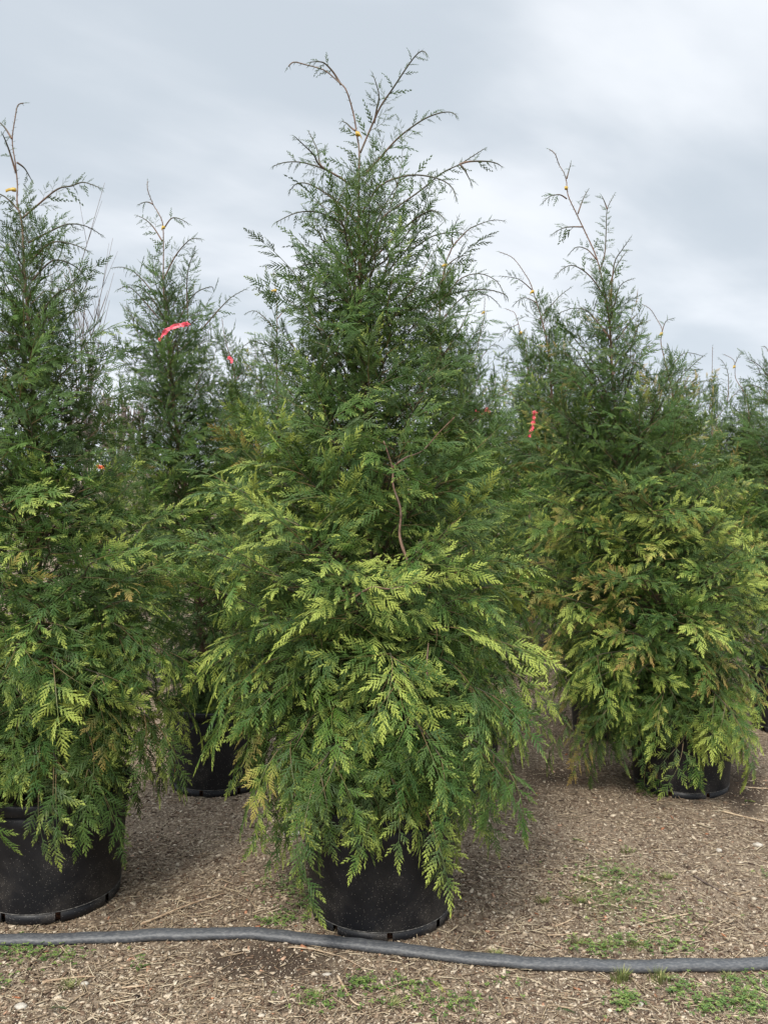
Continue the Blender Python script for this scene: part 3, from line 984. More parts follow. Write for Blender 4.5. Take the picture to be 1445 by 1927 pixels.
D_trunk = [(1262, 1250), (1215, 1050), (1180, 880), (1155, 744), (1149, 621), (1138, 559), (1122, 489), (1101, 435), (1085, 402), (1068, 369), (1066, 341), (1060, 325), (1052, 308), (1043, 292), (1033, 281)]
D_crown = [(560, 1085, 1185), (620, 1030, 1205), (700, 1010, 1280), (800, 1000, 1320), (900, 1000, 1370), (1000, 1000, 1425), (1100, 1010, 1440), (1200, 1020, 1445), (1300, 1030, 1440),
           (1365, 1045, 1410), (1425, 1075, 1290)]
tree('broad arborvitae with gold and bronze sprays, standing in the black pot at right', 1280, 4.55, D_trunk, D_crown, 14, D_TR, n_br=180, n_ind=300, gold=0.85, bronze=0.16)

F_TR = [([(845, 480), (853, 463), (880, 433), (907, 420), (930, 414), (949, 416)], 0.1), ([(853, 463), (850, 440), (862, 410)], -0.1), ([(836, 505), (860, 485), (890, 478)], 0.1),
        ([(828, 585), (860, 530), (900, 515), (935, 530), (950, 560)], -0.1), ([(826, 610), (870, 560), (915, 555), (940, 575)], 0.1)]
tree('arborvitae whose yellow-taped top shows just behind the upper right side of the tallest tree', 844, 4.6, [(844, 1250), (842, 1000), (838, 800), (830, 680), (827, 585), (836, 505), (853, 463), (868, 445), (880, 433)],
     [(520, 815, 900), (580, 790, 945), (650, 775, 945), (750, 760, 955), (900, 740, 1000), (1050, 700, 1040), (1200, 700, 1060), (1320, 740, 1020)], 15, F_TR, n_br=85, n_ind=120, gold=0.45)

# ---- third row
G_TR = [([(1000, 545), (975, 525), (943, 520)], -0.1), ([(1010, 570), (985, 560), (965, 575)], 0.1), ([(1015, 600), (1050, 560), (1075, 540)], 0.1)]
tree('arborvitae with leader leaning far left, carrying the long pink ribbon', 1150, 5.6, [(1146, 1200), (1110, 950), (1045, 780), (1030, 650), (1002, 546), (986, 514), (965, 485), (939, 474)],
     [(580, 985, 1060), (650, 950, 1090), (750, 925, 1110), (900, 905, 1160), (1100, 900, 1210), (1280, 950, 1200)], 16, G_TR, n_br=80, n_ind=120, gold=0.6, bronze=0.1)
tree('arborvitae at the right edge with a dark blue-green crown', 1492, 5.65, [(1490, 1200), (1480, 950), (1470, 800), (1455, 720), (1450, 680), (1443, 655), (1436, 652)],
     [(690, 1410, 1500), (760, 1395, 1540), (900, 1385, 1580), (1100, 1375, 1600), (1250, 1380, 1600), (1360, 1410, 1560)], 17, [([(1458, 730), (1430, 690), (1405, 675)], 0.0), ([(1465, 770), (1430, 730), (1400, 728), (1385, 740)], 0.1)],
     n_br=80, n_ind=90, gold=0.2, bronze=0.02)
tree('arborvitae with a thin bare leader, rising left of the tallest tree', 525, 5.8, [(525, 1200), (524, 950), (523, 780), (521, 680), (522, 612), (520, 555), (515, 513)],
     [(640, 480, 570), (700, 450, 600), (800, 420, 620), (1000, 400, 650), (1200, 400, 650), (1300, 430, 620)], 18, [([(522, 600), (540, 578), (560, 560)], 0), ([(521, 625), (500, 600), (480, 585), (462, 590)], 0.1)],
     n_br=75, n_ind=80, gold=0.55)
tree('arborvitae with a yellow-taped leader seen between the two right-hand taller trees and the edge', 1275, 6.4, [(1280, 1200), (1278, 950), (1272, 780), (1254, 695), (1243, 645), (1245, 621), (1237, 600), (1222, 582), (1208, 573)],
     [(690, 1230, 1320), (750, 1200, 1345), (850, 1180, 1370), (1000, 1170, 1390), (1250, 1180, 1390)], 19, [([(1245, 625), (1252, 605), (1266, 599)], 0), ([(1256, 700), (1285, 665), (1322, 670)], 0.1), ([(1262, 730), (1300, 690), (1325, 668)], -0.1)],
     n_br=70, n_ind=60, gold=0.6, bronze=0.1)
tree('slender arborvitae top between the tallest tree and the long pink ribbon', 890, 6.9, [(890, 1150), (888, 900), (884, 790), (883, 732), (895, 675), (903, 629), (910, 600), (912, 560)],
     [(690, 850, 940), (760, 825, 960), (900, 800, 980), (1200, 800, 980)], 20, [([(893, 690), (925, 650), (945, 655)], 0), ([(888, 710), (865, 680), (850, 690)], 0)], n_br=60, n_ind=40, gold=0.5, branch_parts=False)
tree('arborvitae with a small yellow tape, directly left of the broad gold tree', 995, 7.2, [(998, 1150), (996, 900), (993, 760), (992, 674), (980, 629), (969, 592), (960, 584), (951, 581)],
     [(650, 960, 1030), (720, 930, 1050), (900, 900, 1080), (1150, 900, 1080)], 21, [([(975, 610), (955, 620), (940, 640)], 0), ([(990, 660), (965, 650), (945, 665)], 0)], n_br=60, n_ind=40, gold=0.5, branch_parts=False)
tree('arborvitae with a forked pale leader near the right edge', 1405, 7.9, [(1410, 1150), (1410, 900), (1406, 765), (1395, 735), (1385, 711), (1381, 686), (1375, 675), (1361, 667)],
     [(745, 1350, 1440), (800, 1335, 1460), (900, 1320, 1480), (1100, 1320, 1480)], 22, [([(1381, 688), (1388, 672), (1396, 663)], 0), ([(1368, 760), (1370, 710), (1362, 685), (1352, 674)], 0)], n_br=60, n_ind=40, gold=0.6, bronze=0.1, branch_parts=False)
tree('arborvitae whose feathery top shows right of the pink-ribboned narrow tree', 440, 6.6, [(440, 1150), (442, 900), (445, 780), (440, 700), (425, 640), (418, 600)],
     [(640, 395, 480), (700, 380, 510), (800, 370, 520), (1000, 360, 530), (1200, 360, 530)], 23, [([(440, 700), (460, 650), (500, 640)], 0), ([(440, 720), (480, 680), (515, 690)], 0)], n_br=60, n_ind=40, gold=0.5, branch_parts=False)
tree('low pale arborvitae in the gap between the two left trees', 215, 6.8, [(215, 1150), (214, 950), (212, 880), (216, 830), (222, 800)],
     [(815, 165, 290), (870, 120, 320), (1000, 100, 340), (1200, 100, 330)], 24, [([(150, 850), (185, 790), (205, 730)], 0), ([(214, 900), (240, 850), (270, 830)], 0)], n_br=60, n_ind=40, gold=0.65, branch_parts=False)
tree('arborvitae with yellow tape behind the left shoulder of the tallest tree', 610, 7.3, [(612, 1150), (610, 900), (608, 760), (606, 680), (605, 600), (600, 570)],
     [(640, 570, 650), (720, 540, 680), (900, 520, 700), (1150, 520, 700)], 25, [], n_br=55, n_ind=30, gold=0.5, branch_parts=False)
far0 = tree('arborvitae in the far rows, only its feathery green top showing', 700, 9.0, leader(700, 690, 1150), [(760, 650, 745), (830, 625, 775), (950, 605, 795), (1150, 605, 795)], 26, [], n_br=60, n_ind=0,
            gold=0.5, bronze=0.06, branch_parts=False, group='arborvitae in the far rows')
far1 = tree('arborvitae in the far rows, only its feathery green top showing', 1130, 9.0, leader(1130, 670, 1150, curve=14), [(750, 1085, 1180), (830, 1060, 1200), (950, 1040, 1220), (1150, 1040, 1220)], 27, [], n_br=60, n_ind=0,
            gold=0.6, bronze=0.1, branch_parts=False, group='arborvitae in the far rows')


def copy_tree(src, loc, rz, s):
    c = src.copy(); COL.objects.link(c)
    c.location = loc; c.rotation_euler = (0, 0, rz); c.scale = (s, s, s)
    for ch in src.children:
        k = ch.copy(); COL.objects.link(k); k.parent = c
    return c


rngf = random.Random(77)
for zf, pxs in ((8.4, (300, 480, 930, 1050, 1340, 1460)), (9.8, (560, 870, 990, 1090, 1200, 1290, 1400)), (12.0, (420, 520, 900, 1030, 1250, 1350, 1450))):
    for q in pxs:
        zz = zf + rngf.uniform(-0.3, 0.3)
        copy_tree(rngf.choice((far0, far1)), ((q - CX) / F * zz, zz, 0.40), rngf.uniform(0, 6.28), rngf.uniform(0.86, 1.06) if q > 380 else 0.62)


# ------------------------------------------------------------------ pots
def lathe(b, prof, n=72, a0=0.0, a1=2 * math.pi):
    full = abs(a1 - a0 - 2 * math.pi) < 1e-6
    m = n if full else n + 1
    rings = []
    for r, z in prof:
        rings.append([b.vert((r * math.cos(a0 + (a1 - a0) * j / n), r * math.sin(a0 + (a1 - a0) * j / n), z)) for j in range(m)])
    for i in range(len(prof) - 1):
        for j in range(n):
            j2 = (j + 1) % m
            b.f.append((rings[i][j], rings[i][j2], rings[i + 1][j2], rings[i + 1][j]))


def make_pot():
    root = empty('nursery_pot', (0, 0, 0))
    b = MB(); lathe(b, [(0.249, 0.042), (0.2515, 0.06), (0.262, 0.20), (0.272, 0.36), (0.2745, 0.405), (0.270, 0.4052), (0.262, 0.36), (0.25, 0.2), (0.238, 0.05), (0.0, 0.05)])
    b.build('pot_wall', M['pot'], root)
    b = MB(); lathe(b, [(0.2775, 0.400), (0.2835, 0.403), (0.2845, 0.436), (0.2815, 0.441), (0.272, 0.441), (0.2705, 0.4065)])
    b.build('rim', M['pot'], root)
    b = MB()
    n = 8
    w = 0.075
    for k in range(n):
        c = 2 * math.pi * k / n + math.radians(8)
        lathe(b, [(0.225, 0.001), (0.243, 0.0), (0.2475, 0.006), (0.2500, 0.040), (0.225, 0.040)], 8, c + w / 2, c + 2 * math.pi / n - w / 2)
    b.build('base_ring', M['pot'], root)
    b = MB(); lathe(b, [(0.0, 0.0415), (0.2260, 0.0415), (0.2240, 0.002), (0.0, 0.002)])
    b.build('drain_holes', M['rust'], root)
    b = MB(); lathe(b, [(0.2495, 0.0400), (0.2512, 0.0405), (0.2512, 0.0416), (0.2495, 0.0425)])
    b.build('seam', M['seam'], root)
    b = MB()
    rng = random.Random(3)
    rings = [[b.vert((0, 0, 0.40))]]
    for r in (0.06, 0.12, 0.18, 0.22, 0.2655):
        rings.append([b.vert((r * math.cos(j / 36 * 6.28318), r * math.sin(j / 36 * 6.28318), 0.385 + rng.uniform(-.008, .01))) for j in range(36)])
    for j in range(36): b.f.append((rings[0][0], rings[1][j], rings[1][(j + 1) % 36]))
    for i in range(1, 5):
        for j in range(36): b.f.append((rings[i][j], rings[i + 1][j], rings[i + 1][(j + 1) % 36], rings[i][(j + 1) % 36]))
    b.build('soil', M['soil'], root)
    return root


pot0 = make_pot()
pots = [(717, 3.19, 'black pot of the tallest tree, standing in the middle just behind the pipe', -0.02, 1.04),
        (100, 3.31, 'black pot in the lower left corner, its rim under drooping sprays', 0.30, 1.02),
        (410, 4.6, 'deep black pot in the shade between the left and centre trees', 0.5, 1.0),
        (1280, 4.55, 'black pot under the broad gold tree, half hidden by low sprays', 0.1, 0.97),
        (844, 4.6, 'black pot standing directly behind the tallest tree', 0.8, 1.0),
        (1150, 5.6, 'black pot behind and left of the broad gold tree', 0.9, 1.0),
        (1492, 5.65, 'black pot at the right edge under the dark blue-green tree', 0.2, 1.0),
        (525, 5.8, 'black pot in the third row behind the left side of the tallest tree', 0.4, 1.0),
        (1275, 6.4, 'black pot in the row behind the broad gold tree', 0.4, 1.0),
        (215, 6.8, 'black pot far back in the gap between the two left trees', 0.4, 1.0),
        (440, 6.6, 'black pot far back behind the pink-ribboned narrow tree', 0.6, 1.0)]
for i, (px, z, lab, rz, s) in enumerate(pots):
    x = (px - CX) / F * z
    o = pot0 if i == 0 else copy_tree(pot0, (0, 0, 0), 0, 1)
    o.location = (x, z, -0.004)
    o.rotation_euler = (0, 0, rz); o.scale = (s, s, 1)
    tag(o, lab, 'plant pot', 'black nursery pots of the trees')


# ------------------------------------------------------------------ irrigation pipe
def build_pipe():
    px = [(-1400, 1800), (-700, 1785), (-260, 1772), (-120, 1768), (0, 1764), (70, 1764), (150, 1761), (300, 1758), (430, 1758), (530, 1763), (640, 1773), (740, 1785), (850, 1796), (950, 1804), (1050, 1809), (1150, 1811), (1300, 1812), (1445, 1812), (1560, 1811), (1720, 1806), (2300, 1815), (3000, 1830)]
    pts = []
    for a, b_ in px:
        # the middle line of the pipe lies a little above the ground
        z = F * (H - 0.018) / (b_ - HY)
        pts.append(Vector(((a - CX) / F * z, z, 0.021)))
    q = smooth_path(pts, 8)
    b = MB()
    n = 20
    rings = []
    for i, p in enumerate(q):
        t = (q[min(i + 1, len(q) - 1)] - q[max(i - 1, 0)]).normalized()
        s = t.cross(Vector((0, 0, 1))).normalized()
        r = 0.0238 * (1 + 0.06 * mnoise.noise(Vector((i * 0.13, 0, 0))))
        sq = 0.74 + 0.05 * mnoise.noise(Vector((i * 0.1, 4, 0)))
        gz = ground_z(p.x, p.y)
        ring = []
        for j in range(n):
            an = 2 * math.pi * j / n
            ring.append(b.vert(Vector((p.x, p.y, gz + r * sq - 0.004)) + s * r * 1.12 * math.cos(an) + Vector((0, 0, r * sq * math.sin(an)))))
        rings.append(ring)
    for i in range(len(rings) - 1):
        for j in range(n):
            b.f.append((rings[i][j], rings[i][(j + 1) % n], rings[i + 1][(j + 1) % n], rings[i + 1][j]))
    tag(b.build('irrigation_pipe', M['pipe']), 'long dusty black water pipe lying on the ground in front of the pots', 'pipe')


build_pipe()


# ------------------------------------------------------------------ ribbons and tapes
def ribbon(name, pts_px, z, width, mat, label, cat, dy=-0.03, group=None):
    """a flat crumpled strip with thickness along pixel points at depth z"""
    q = smooth_path([P(a, b_, z) + Vector((0, dy * i / max(1, len(pts_px) - 1), 0)) for i, (a, b_) in enumerate(pts_px)], 5)
    rng = random.Random(int(pts_px[0][0] * 7 + pts_px[0][1]))
    b = MB(); rings = []
    for i, p in enumerate(q):
        t = (q[min(i + 1, len(q) - 1)] - q[max(i - 1, 0)]).normalized()
        tw = 0.9 * math.sin(i * 0.8 + rng.random())
        s = t.cross(Vector((math.sin(tw), -math.cos(tw), 0.2))).normalized()
        nn = t.cross(s)
        w = width * (0.75 + 0.35 * rng.random()) * (0.6 if i in (0, len(q) - 1) else 1)
        rings.append([b.vert(p + s * w / 2), b.vert(p + nn * width * 0.14), b.vert(p - s * w / 2), b.vert(p + nn * (width * 0.14 + 0.0008))])
    for i in range(len(rings) - 1):
        for j in range(4):
            b.f.append((rings[i][j], rings[i][(j + 1) % 4], rings[i + 1][(j + 1) % 4], rings[i + 1][j]))
    b.f.append(tuple(rings[0])); b.f.append(tuple(reversed(rings[-1])))
    k0 = q[0]
    for j in range(5):
        an = j * 1.3
        e = k0 + Vector((math.cos(an), -0.3, math.sin(an) * 0.8)) * width * rng.uniform(0.5, 0.9)
        b.tube([k0, k0.lerp(e, 0.5) + Vector((0, -0.004, 0.003)), e], [width * 0.2, width * 0.28, width * 0.08], 4)
    return tag(b.build(name, mat, smooth=False), label, cat, group)


ribbon('ribbon', [(352, 611), (341, 612), (330, 615), (317, 622), (309, 632), (303, 643)], 4.35, 0.026, M['pink'], 'pink ribbon tied near the top of the narrow tree behind the left front tree', 'ribbon')
ribbon('ribbon', [(1005, 777), (1003, 790), (1001, 803), (998, 812), (994, 823)], 5.15, 0.028, M['pink'], 'long pink ribbon hanging straight down left of the broad gold tree', 'ribbon')
ribbon('ribbon', [(920, 777), (914, 769), (911, 776), (906, 782)], 5.5, 0.024, M['pink'], 'short pink ribbon knot just right of the tallest tree', 'ribbon')
ribbon('ribbon', [(896, 773), (901, 775), (904, 772)], 5.6, 0.016, M['pink'], 'tiny pink ribbon end beside the tallest tree, partly covered by sprays', 'ribbon')
ribbon('ribbon', [(432, 674), (438, 679), (436, 684)], 5.4, 0.022, M['pink'], 'small red-pink ribbon knot right of the narrow tree', 'ribbon')
ribbon('ribbon', [(187, 878), (195, 880), (201, 879)], 6.2, 0.03, M['orange'], 'orange ribbon low in the gap between the two left trees', 'ribbon')


def tape(px, py, z, label, s=1.0, tail=None):
    """yellow tape looped round a leader and tied at the side"""
    c = P(px, py, z)
    b = MB(); n = 14
    rin, hh = 0.0065 * s, 0.0075 * s
    ring = []
    for j in range(n):
        an = 2 * math.pi * j / n
        ro = rin * (1.0 + 0.25 * math.sin(an * 2 + 0.5))
        ring.append([b.vert((ro * math.cos(an), ro * math.sin(an), -hh)), b.vert((ro * 1.12 * math.cos(an), ro * 1.12 * math.sin(an), -hh)),
                     b.vert((ro * 1.12 * math.cos(an), ro * 1.12 * math.sin(an), hh)), b.vert((ro * math.cos(an), ro * math.sin(an), hh))])
    for j in range(n):
        k = (j + 1) % n
        for i in range(4): b.f.append((ring[j][i], ring[k][i], ring[k][(i + 1) % 4], ring[j][(i + 1) % 4]))
    root = empty('tape_tie', c)
    tag(root, label, 'tape', 'yellow tapes on the leaders')
    b.build('loop', M['yellow'], root)
    tx, tz = tail if tail else (-0.02, -0.014)
    b = MB()
    pts = [Vector((0, -rin, 0)), Vector((tx * 0.5, -rin * 1.5, tz * 0.3)), Vector((tx, -rin * 1.3, tz))]
    q = smooth_path(pts, 3)
    rr = []
    for p in q: rr.append([b.vert(p + Vector((0, 0, hh * 0.8))), b.vert(p + Vector((0, 0.001, hh * 0.8))), b.vert(p + Vector((0.002, 0.001, -hh * 0.8))), b.vert(p + Vector((0.002, 0, -hh * 0.8)))])
    for i in range(len(rr) - 1):
        for j in range(4): b.f.append((rr[i][j], rr[i][(j + 1) % 4], rr[i + 1][(j + 1) % 4], rr[i + 1][j]))
    b.build('tail', M['yellow'], root)


tape(673, 252, 3.18, 'yellow tape on the bare leader of the tallest tree', 1.0, (0.015, -0.02))
tape(27, 357, 3.3, 'yellow tape on the leader of the left front tree', 0.9, (-0.03, -0.008))
tape(308, 428, 4.59, 'yellow tape on the leader above the pink ribbon of the narrow tree', 1.0, (-0.01, -0.015))
tape(1065, 354, 4.54, 'yellow tape on the tip of the broad gold tree', 1.1, (-0.012, -0.004))
tape(838, 499, 4.58, 'yellow tape on the leader just behind the upper right side of the tallest tree', 1.1, (-0.02, -0.01))
tape(1002, 549, 5.58, 'yellow tape on the far-left-leaning leader', 1.2, (-0.02, -0.015))
tape(518, 547, 5.79, 'yellow tape on the thin bare leader left of the tallest tree', 1.2, (-0.03, -0.01))
tape(910, 588, 6.88, 'small yellow tape on the slender top right of the tallest tree', 1.2)
tape(980, 626, 7.18, 'small yellow tape directly left of the broad gold tree', 1.3)
tape(1244, 628, 6.38, 'yellow tape on the leader right of the broad gold tree', 1.2)
tape(1381, 690, 7.88, 'yellow tape on the forked pale leader near the right edge', 1.4)
tape(605, 601, 7.28, 'yellow tape behind the left shoulder of the tallest tree', 1.3)


# ------------------------------------------------------------------ ground litter
def scatter(name, tmpl_v, tmpl_f, pos, size, mat, tone, tilt=0.3, seed=1, jitter=0.15, face_up=None):
    rs = np.random.RandomState(seed)
    n = len(pos)
    tv = np.array(tmpl_v, dtype=np.float64); k = len(tv)
    v = tv[None, :, :] * size[:, None, :]
    v += (rs.rand(n, k, 3) - 0.5) * size[:, None, :] * jitter
    rz = rs.rand(n) * 2 * math.pi
    rx = (rs.rand(n) - 0.5) * 2 * tilt; ry = (rs.rand(n) - 0.5) * 2 * tilt
    c, s = np.cos(rx)[:, None], np.sin(rx)[:, None]
    x, y, z = v[..., 0], v[..., 1], v[..., 2]
    y, z = y * c - z * s, y * s + z * c
    c, s = np.cos(ry)[:, None], np.sin(ry)[:, None]
    x, z = x * c + z * s, -x * s + z * c
    c, s = np.cos(rz)[:, None], np.sin(rz)[:, None]
    x, y = x * c - y * s, x * s + y * c
    V = np.stack([x, y, z], -1) + pos[:, None, :]
    faces = np.array(tmpl_f)
    nf, fk = faces.shape
    FA = (faces[None] + (np.arange(n) * k)[:, None, None]).reshape(-1, fk)
    me = bpy.data.meshes.new(name)
    me.vertices.add(n * k); me.vertices.foreach_set('co', V.reshape(-1))
    me.loops.add(FA.size); me.loops.foreach_set('vertex_index', FA.reshape(-1).astype(np.int32))
    me.polygons.add(len(FA)); me.polygons.foreach_set('loop_start', np.arange(0, FA.size, fk, dtype=np.int32))
    me.update(calc_edges=True)
    a = me.attributes.new('tone', 'FLOAT', 'POINT'); a.data.foreach_set('value', np.repeat(tone, k).astype(np.float32))
    me.materials.append(mat)
    o = bpy.data.objects.new(name, me)
    COL.objects.link(o)
    return tag(o, kind='stuff')


def ground_points(n, seed, zmin=2.3, zmax=7.0, power=1.0, weight=None, pots_out=True):
    """points spread evenly over the picture rather than over the ground, so that near ones are dense"""
    rs = random.Random(seed)
    out = []
    pc = [((a - CX) / F * z, z) for a, z, *_ in pots]
    while len(out) < n:
        py = HY + F * H / zmax + (F * H / zmin - F * H / zmax) * rs.random() ** power
        px = rs.uniform(-160, 1605)
        g = G(px, py)
        if weight and rs.random() > weight(px, py): continue
        if pots_out and any((g.x - a) ** 2 + (g.y - b_) ** 2 < 0.25 ** 2 for a, b_ in pc): continue
        out.append((g.x, g.y, ground_z(g.x, g.y)))
    return np.array(out)


BOX_V = [(-.5, -.5, -.5), (.5, -.5, -.5), (.5, .5, -.5), (-.5, .5, -.5), (-.5, -.5, .5), (.5, -.5, .5), (.5, .5, .5), (-.5, .5, .5)]
BOX_F = [(0, 3, 2, 1), (4, 5, 6, 7), (0, 1, 5, 4), (1, 2, 6, 5), (2, 3, 7, 6), (3, 0, 4, 7)]
OCT_V = [(.5, 0, 0), (0, .5, 0), (-.5, 0, 0), (0, -.5, 0), (0, 0, .5), (0, 0, -.5)]
OCT_F = [(0, 1, 4), (1, 2, 4), (2, 3, 4), (3, 0, 4), (1, 0, 5), (2, 1, 5), (3, 2, 5), (0, 3, 5)]
STR_V = [(-.5, -.5, 0), (-.5, .5, 0), (-.5, 0, 1), (0, -.3, 0.3), (0, .8, 0.3), (0, .3, 1.3), (.5, -.5, 0), (.5, .5, 0), (.5, 0, 1)]
STR_F = [(0, 1, 4, 3), (1, 2, 5, 4), (2, 0, 3, 5), (3, 4, 7, 6), (4, 5, 8, 7), (5, 3, 6, 8)]


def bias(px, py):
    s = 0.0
    for (a, b_, rx, ry, k) in DARK_SOIL_SHADE:
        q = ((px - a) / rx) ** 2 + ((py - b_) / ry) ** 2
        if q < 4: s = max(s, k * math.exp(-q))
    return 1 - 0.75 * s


rs = np.random.RandomState(4)
n = 30000
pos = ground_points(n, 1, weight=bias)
L_ = 0.004 + 0.020 * rs.rand(n) ** 3.0
scatter('wood_chips', BOX_V, BOX_F, pos + np.array([0, 0, 0.002]), np.stack([L_, L_ * (0.25 + 0.35 * rs.rand(n)), 0.0012 + 0.0025 * rs.rand(n)], -1), M['chips'], rs.rand(n) ** 1.1, 0.35, 2, 0.45)
n = 52000
pos = ground_points(n, 2, zmax=6.0)
L_ = 0.003 + 0.0075 * rs.rand(n) ** 1.8
scatter('grit', OCT_V, OCT_F, pos + np.array([0, 0, 0.001]), np.stack([L_, L_ * (0.6 + 0.4 * rs.rand(n)), L_ * (0.4 + 0.4 * rs.rand(n))], -1), M['grit'], rs.rand(n), 0.5, 3, 0.35)


def straw_w(px, py):
    w = 0.35
    for (a, b_, rx, ry, k) in ((380, 1700, 200, 60, 1), (1280, 1750, 170, 50, 0.8), (250, 1850, 260, 70, 0.7), (1150, 1880, 250, 40, 0.7), (700, 1900, 250, 30, 0.7)):
        w = max(w, k * math.exp(-(((px - a) / rx) ** 2 + ((py - b_) / ry) ** 2)))
    return w * bias(px, py)


n = 9000
pos = ground_points(n, 3, zmax=5.8, weight=straw_w)
L_ = 0.015 + 0.075 * rs.rand(n) ** 2.0
W_ = 0.0008 + 0.0014 * rs.rand(n)
scatter('dry_straw', STR_V, STR_F, pos + np.array([0, 0, 0.004]), np.stack([L_, W_ * (1 + 1.5 * rs.rand(n)), W_], -1), M['straw'], rs.rand(n), 0.16, 4, 0.3)
n = 420
pos = ground_points(n, 9, zmax=5.8)
L_ = 0.012 + 0.02 * rs.rand(n) ** 2
scatter('pale_pebbles', OCT_V, OCT_F, pos + np.array([0, 0, 0.002]), np.stack([L_, L_ * (0.6 + 0.3 * rs.rand(n)), L_ * 0.45], -1), M['grit'], 0.45 + 0.4 * rs.rand(n), 0.4, 8, 0.4)

# clover and other small weeds: leaflets on short stalks
WEEDS = [(40, 1790, 60, 18, 130), (120, 1798, 30, 18, 50), (530, 1668, 45, 20, 60), (560, 1700, 30, 30, 90), (505, 1742, 22, 8, 30), (545, 1735, 30, 15, 50), (683, 1856, 25, 10, 60), (760, 1862, 40, 12, 45), (850, 1890, 60, 18, 70),
         (600, 1890, 40, 15, 40), (1150, 1645, 70, 22, 100), (1180, 1690, 80, 22, 120), (1165, 1775, 70, 14, 90), (1270, 1785, 45, 10, 60), (1175, 1880, 24, 16, 90), (1280, 1858, 28, 12, 60), (1345, 1892, 45, 16, 120),
         (1405, 1868, 45, 26, 130), (1425, 1900, 30, 18, 60), (1120, 1790, 40, 10, 40), (1435, 1645, 10, 6, 12), (0, 1850, 20, 12, 20), (260, 1815, 10, 8, 10), (950, 1850, 30, 12, 12), (720, 1885, 120, 20, 50), (440, 1770, 20, 4, 5), (1230, 1740, 70, 20, 70)]
LEAF_V = [(0, 0, 0), (.45, -.35, .12), (.95, -.28, .05), (.85, 0, .0), (.95, .28, .05), (.45, .35, .12)]
LEAF_F = [(0, 1, 2), (0, 2, 3), (0, 3, 4), (0, 4, 5)]


def build_weeds():
    rng = random.Random(8)
    v = []; f = []; tone = []
    for (a, b_, rx, ry, cnt) in WEEDS:
        for _ in range(int(cnt * 0.95)):
            px = a + rng.gauss(0, 0.68) * rx; py = b_ + rng.gauss(0, 0.68) * ry
            if py < 1400: continue
            g = G(px, py); g.z = ground_z(g.x, g.y)
            if (g.x - (717 - CX) / F * 3.19) ** 2 + (g.y - 3.19) ** 2 < 0.26 ** 2: continue
            hh = rng.uniform(0.004, 0.022)
            top = g + Vector((rng.uniform(-.008, .008), rng.uniform(-.008, .008), hh))
            tn = rng.random()
            i0 = len(v)
            v += [tuple(g + Vector((-.0006, 0, 0))), tuple(g + Vector((.0006, 0, 0))), tuple(top)]
            f.append((i0, i0 + 1, i0 + 2)); tone += [tn] * 3
            r0 = rng.uniform(0, 6.28); sz = rng.uniform(0.006, 0.0105)
            for k in range(3):
                an = r0 + k * 2.0944
                c, s = math.cos(an) * sz, math.sin(an) * sz
                i0 = len(v)
                up = rng.uniform(-0.15, 0.35) * sz
                for (x, y, z) in LEAF_V:
                    v.append((top.x + x * c - y * s, top.y + x * s + y * c, top.z + z * sz + x * up))
                f += [(i0 + q[0], i0 + q[1], i0 + q[2]) for q in LEAF_F]
                tone += [tn] * 6
    me = bpy.data.meshes.new('clover_weeds')
    me.from_pydata(v, [], f)
    at = me.attributes.new('tone', 'FLOAT', 'POINT'); at.data.foreach_set('value', tone)
    me.materials.append(M['weed'])
    o = bpy.data.objects.new('clover_weeds', me)
    COL.objects.link(o); tag(o, kind='stuff')


build_weeds()


def grass(px, py, n, rad, hmax, seed, name='grass_tuft', label=None, flat=0.5):
    rng = random.Random(seed)
    c = G(px, py); c.z = ground_z(c.x, c.y)
    v = []; f = []; tone = []
    for _ in range(n):
        an = rng.uniform(0, 6.28); r = rad * rng.random() ** 0.7
        p = Vector((math.cos(an) * r, math.sin(an) * r * 0.7, 0))
        out = Vector((math.cos(an), math.sin(an), 0)) * flat * rng.uniform(0.4, 1.5)
        h = hmax * rng.uniform(0.5, 1.0); w = rng.uniform(0.0010, 0.0018)
        s = Vector((-math.sin(an + 0.6), math.cos(an + 0.6), 0)) * w
        q = [p, p + (out * 0.25 + Vector((0, 0, 0.6))) * h, p + (out * 0.9 + Vector((0, 0, 0.95))) * h]
        i0 = len(v); tn = rng.random()
        v += [tuple(q[0] - s), tuple(q[0] + s), tuple(q[1] + s * 0.8), tuple(q[1] - s * 0.8), tuple(q[2])]
        f += [(i0, i0 + 1, i0 + 2, i0 + 3), (i0 + 3, i0 + 2, i0 + 4)]
        tone += [tn * 0.6, tn * 0.6, tn * 0.8, tn * 0.8, tn]
    me = bpy.data.meshes.new(name); me.from_pydata(v, [], f)
    at = me.attributes.new('tone', 'FLOAT', 'POINT'); at.data.foreach_set('value', tone)
    me.materials.append(M['grass'])
    o = bpy.data.objects.new(name, me); COL.objects.link(o); o.location = c
    if label: tag(o, label, 'grass')
    return o


grass(1168, 1843, 90, 0.030, 0.050, 1, label='green grass tuft leaning against the front of the pipe, nearer the middle')
grass(1240, 1843, 80, 0.036, 0.045, 2, label='brownish grass tuft at the pipe, right of the greener tuft')
for i, (a, b_) in enumerate(((1085, 1700), (1100, 1660), (1180, 1605), (1195, 1780), (1140, 1780), (1250, 1655), (1020, 1700), (930, 1800), (130, 1860), (1370, 1840), (1400, 1880), (590, 1885), (735, 1895), (1090, 1775))):
    o = grass(a, b_, 60, 0.03, 0.024, 20 + i, name='short_grass', flat=1.0)
    tag(o, kind='stuff')


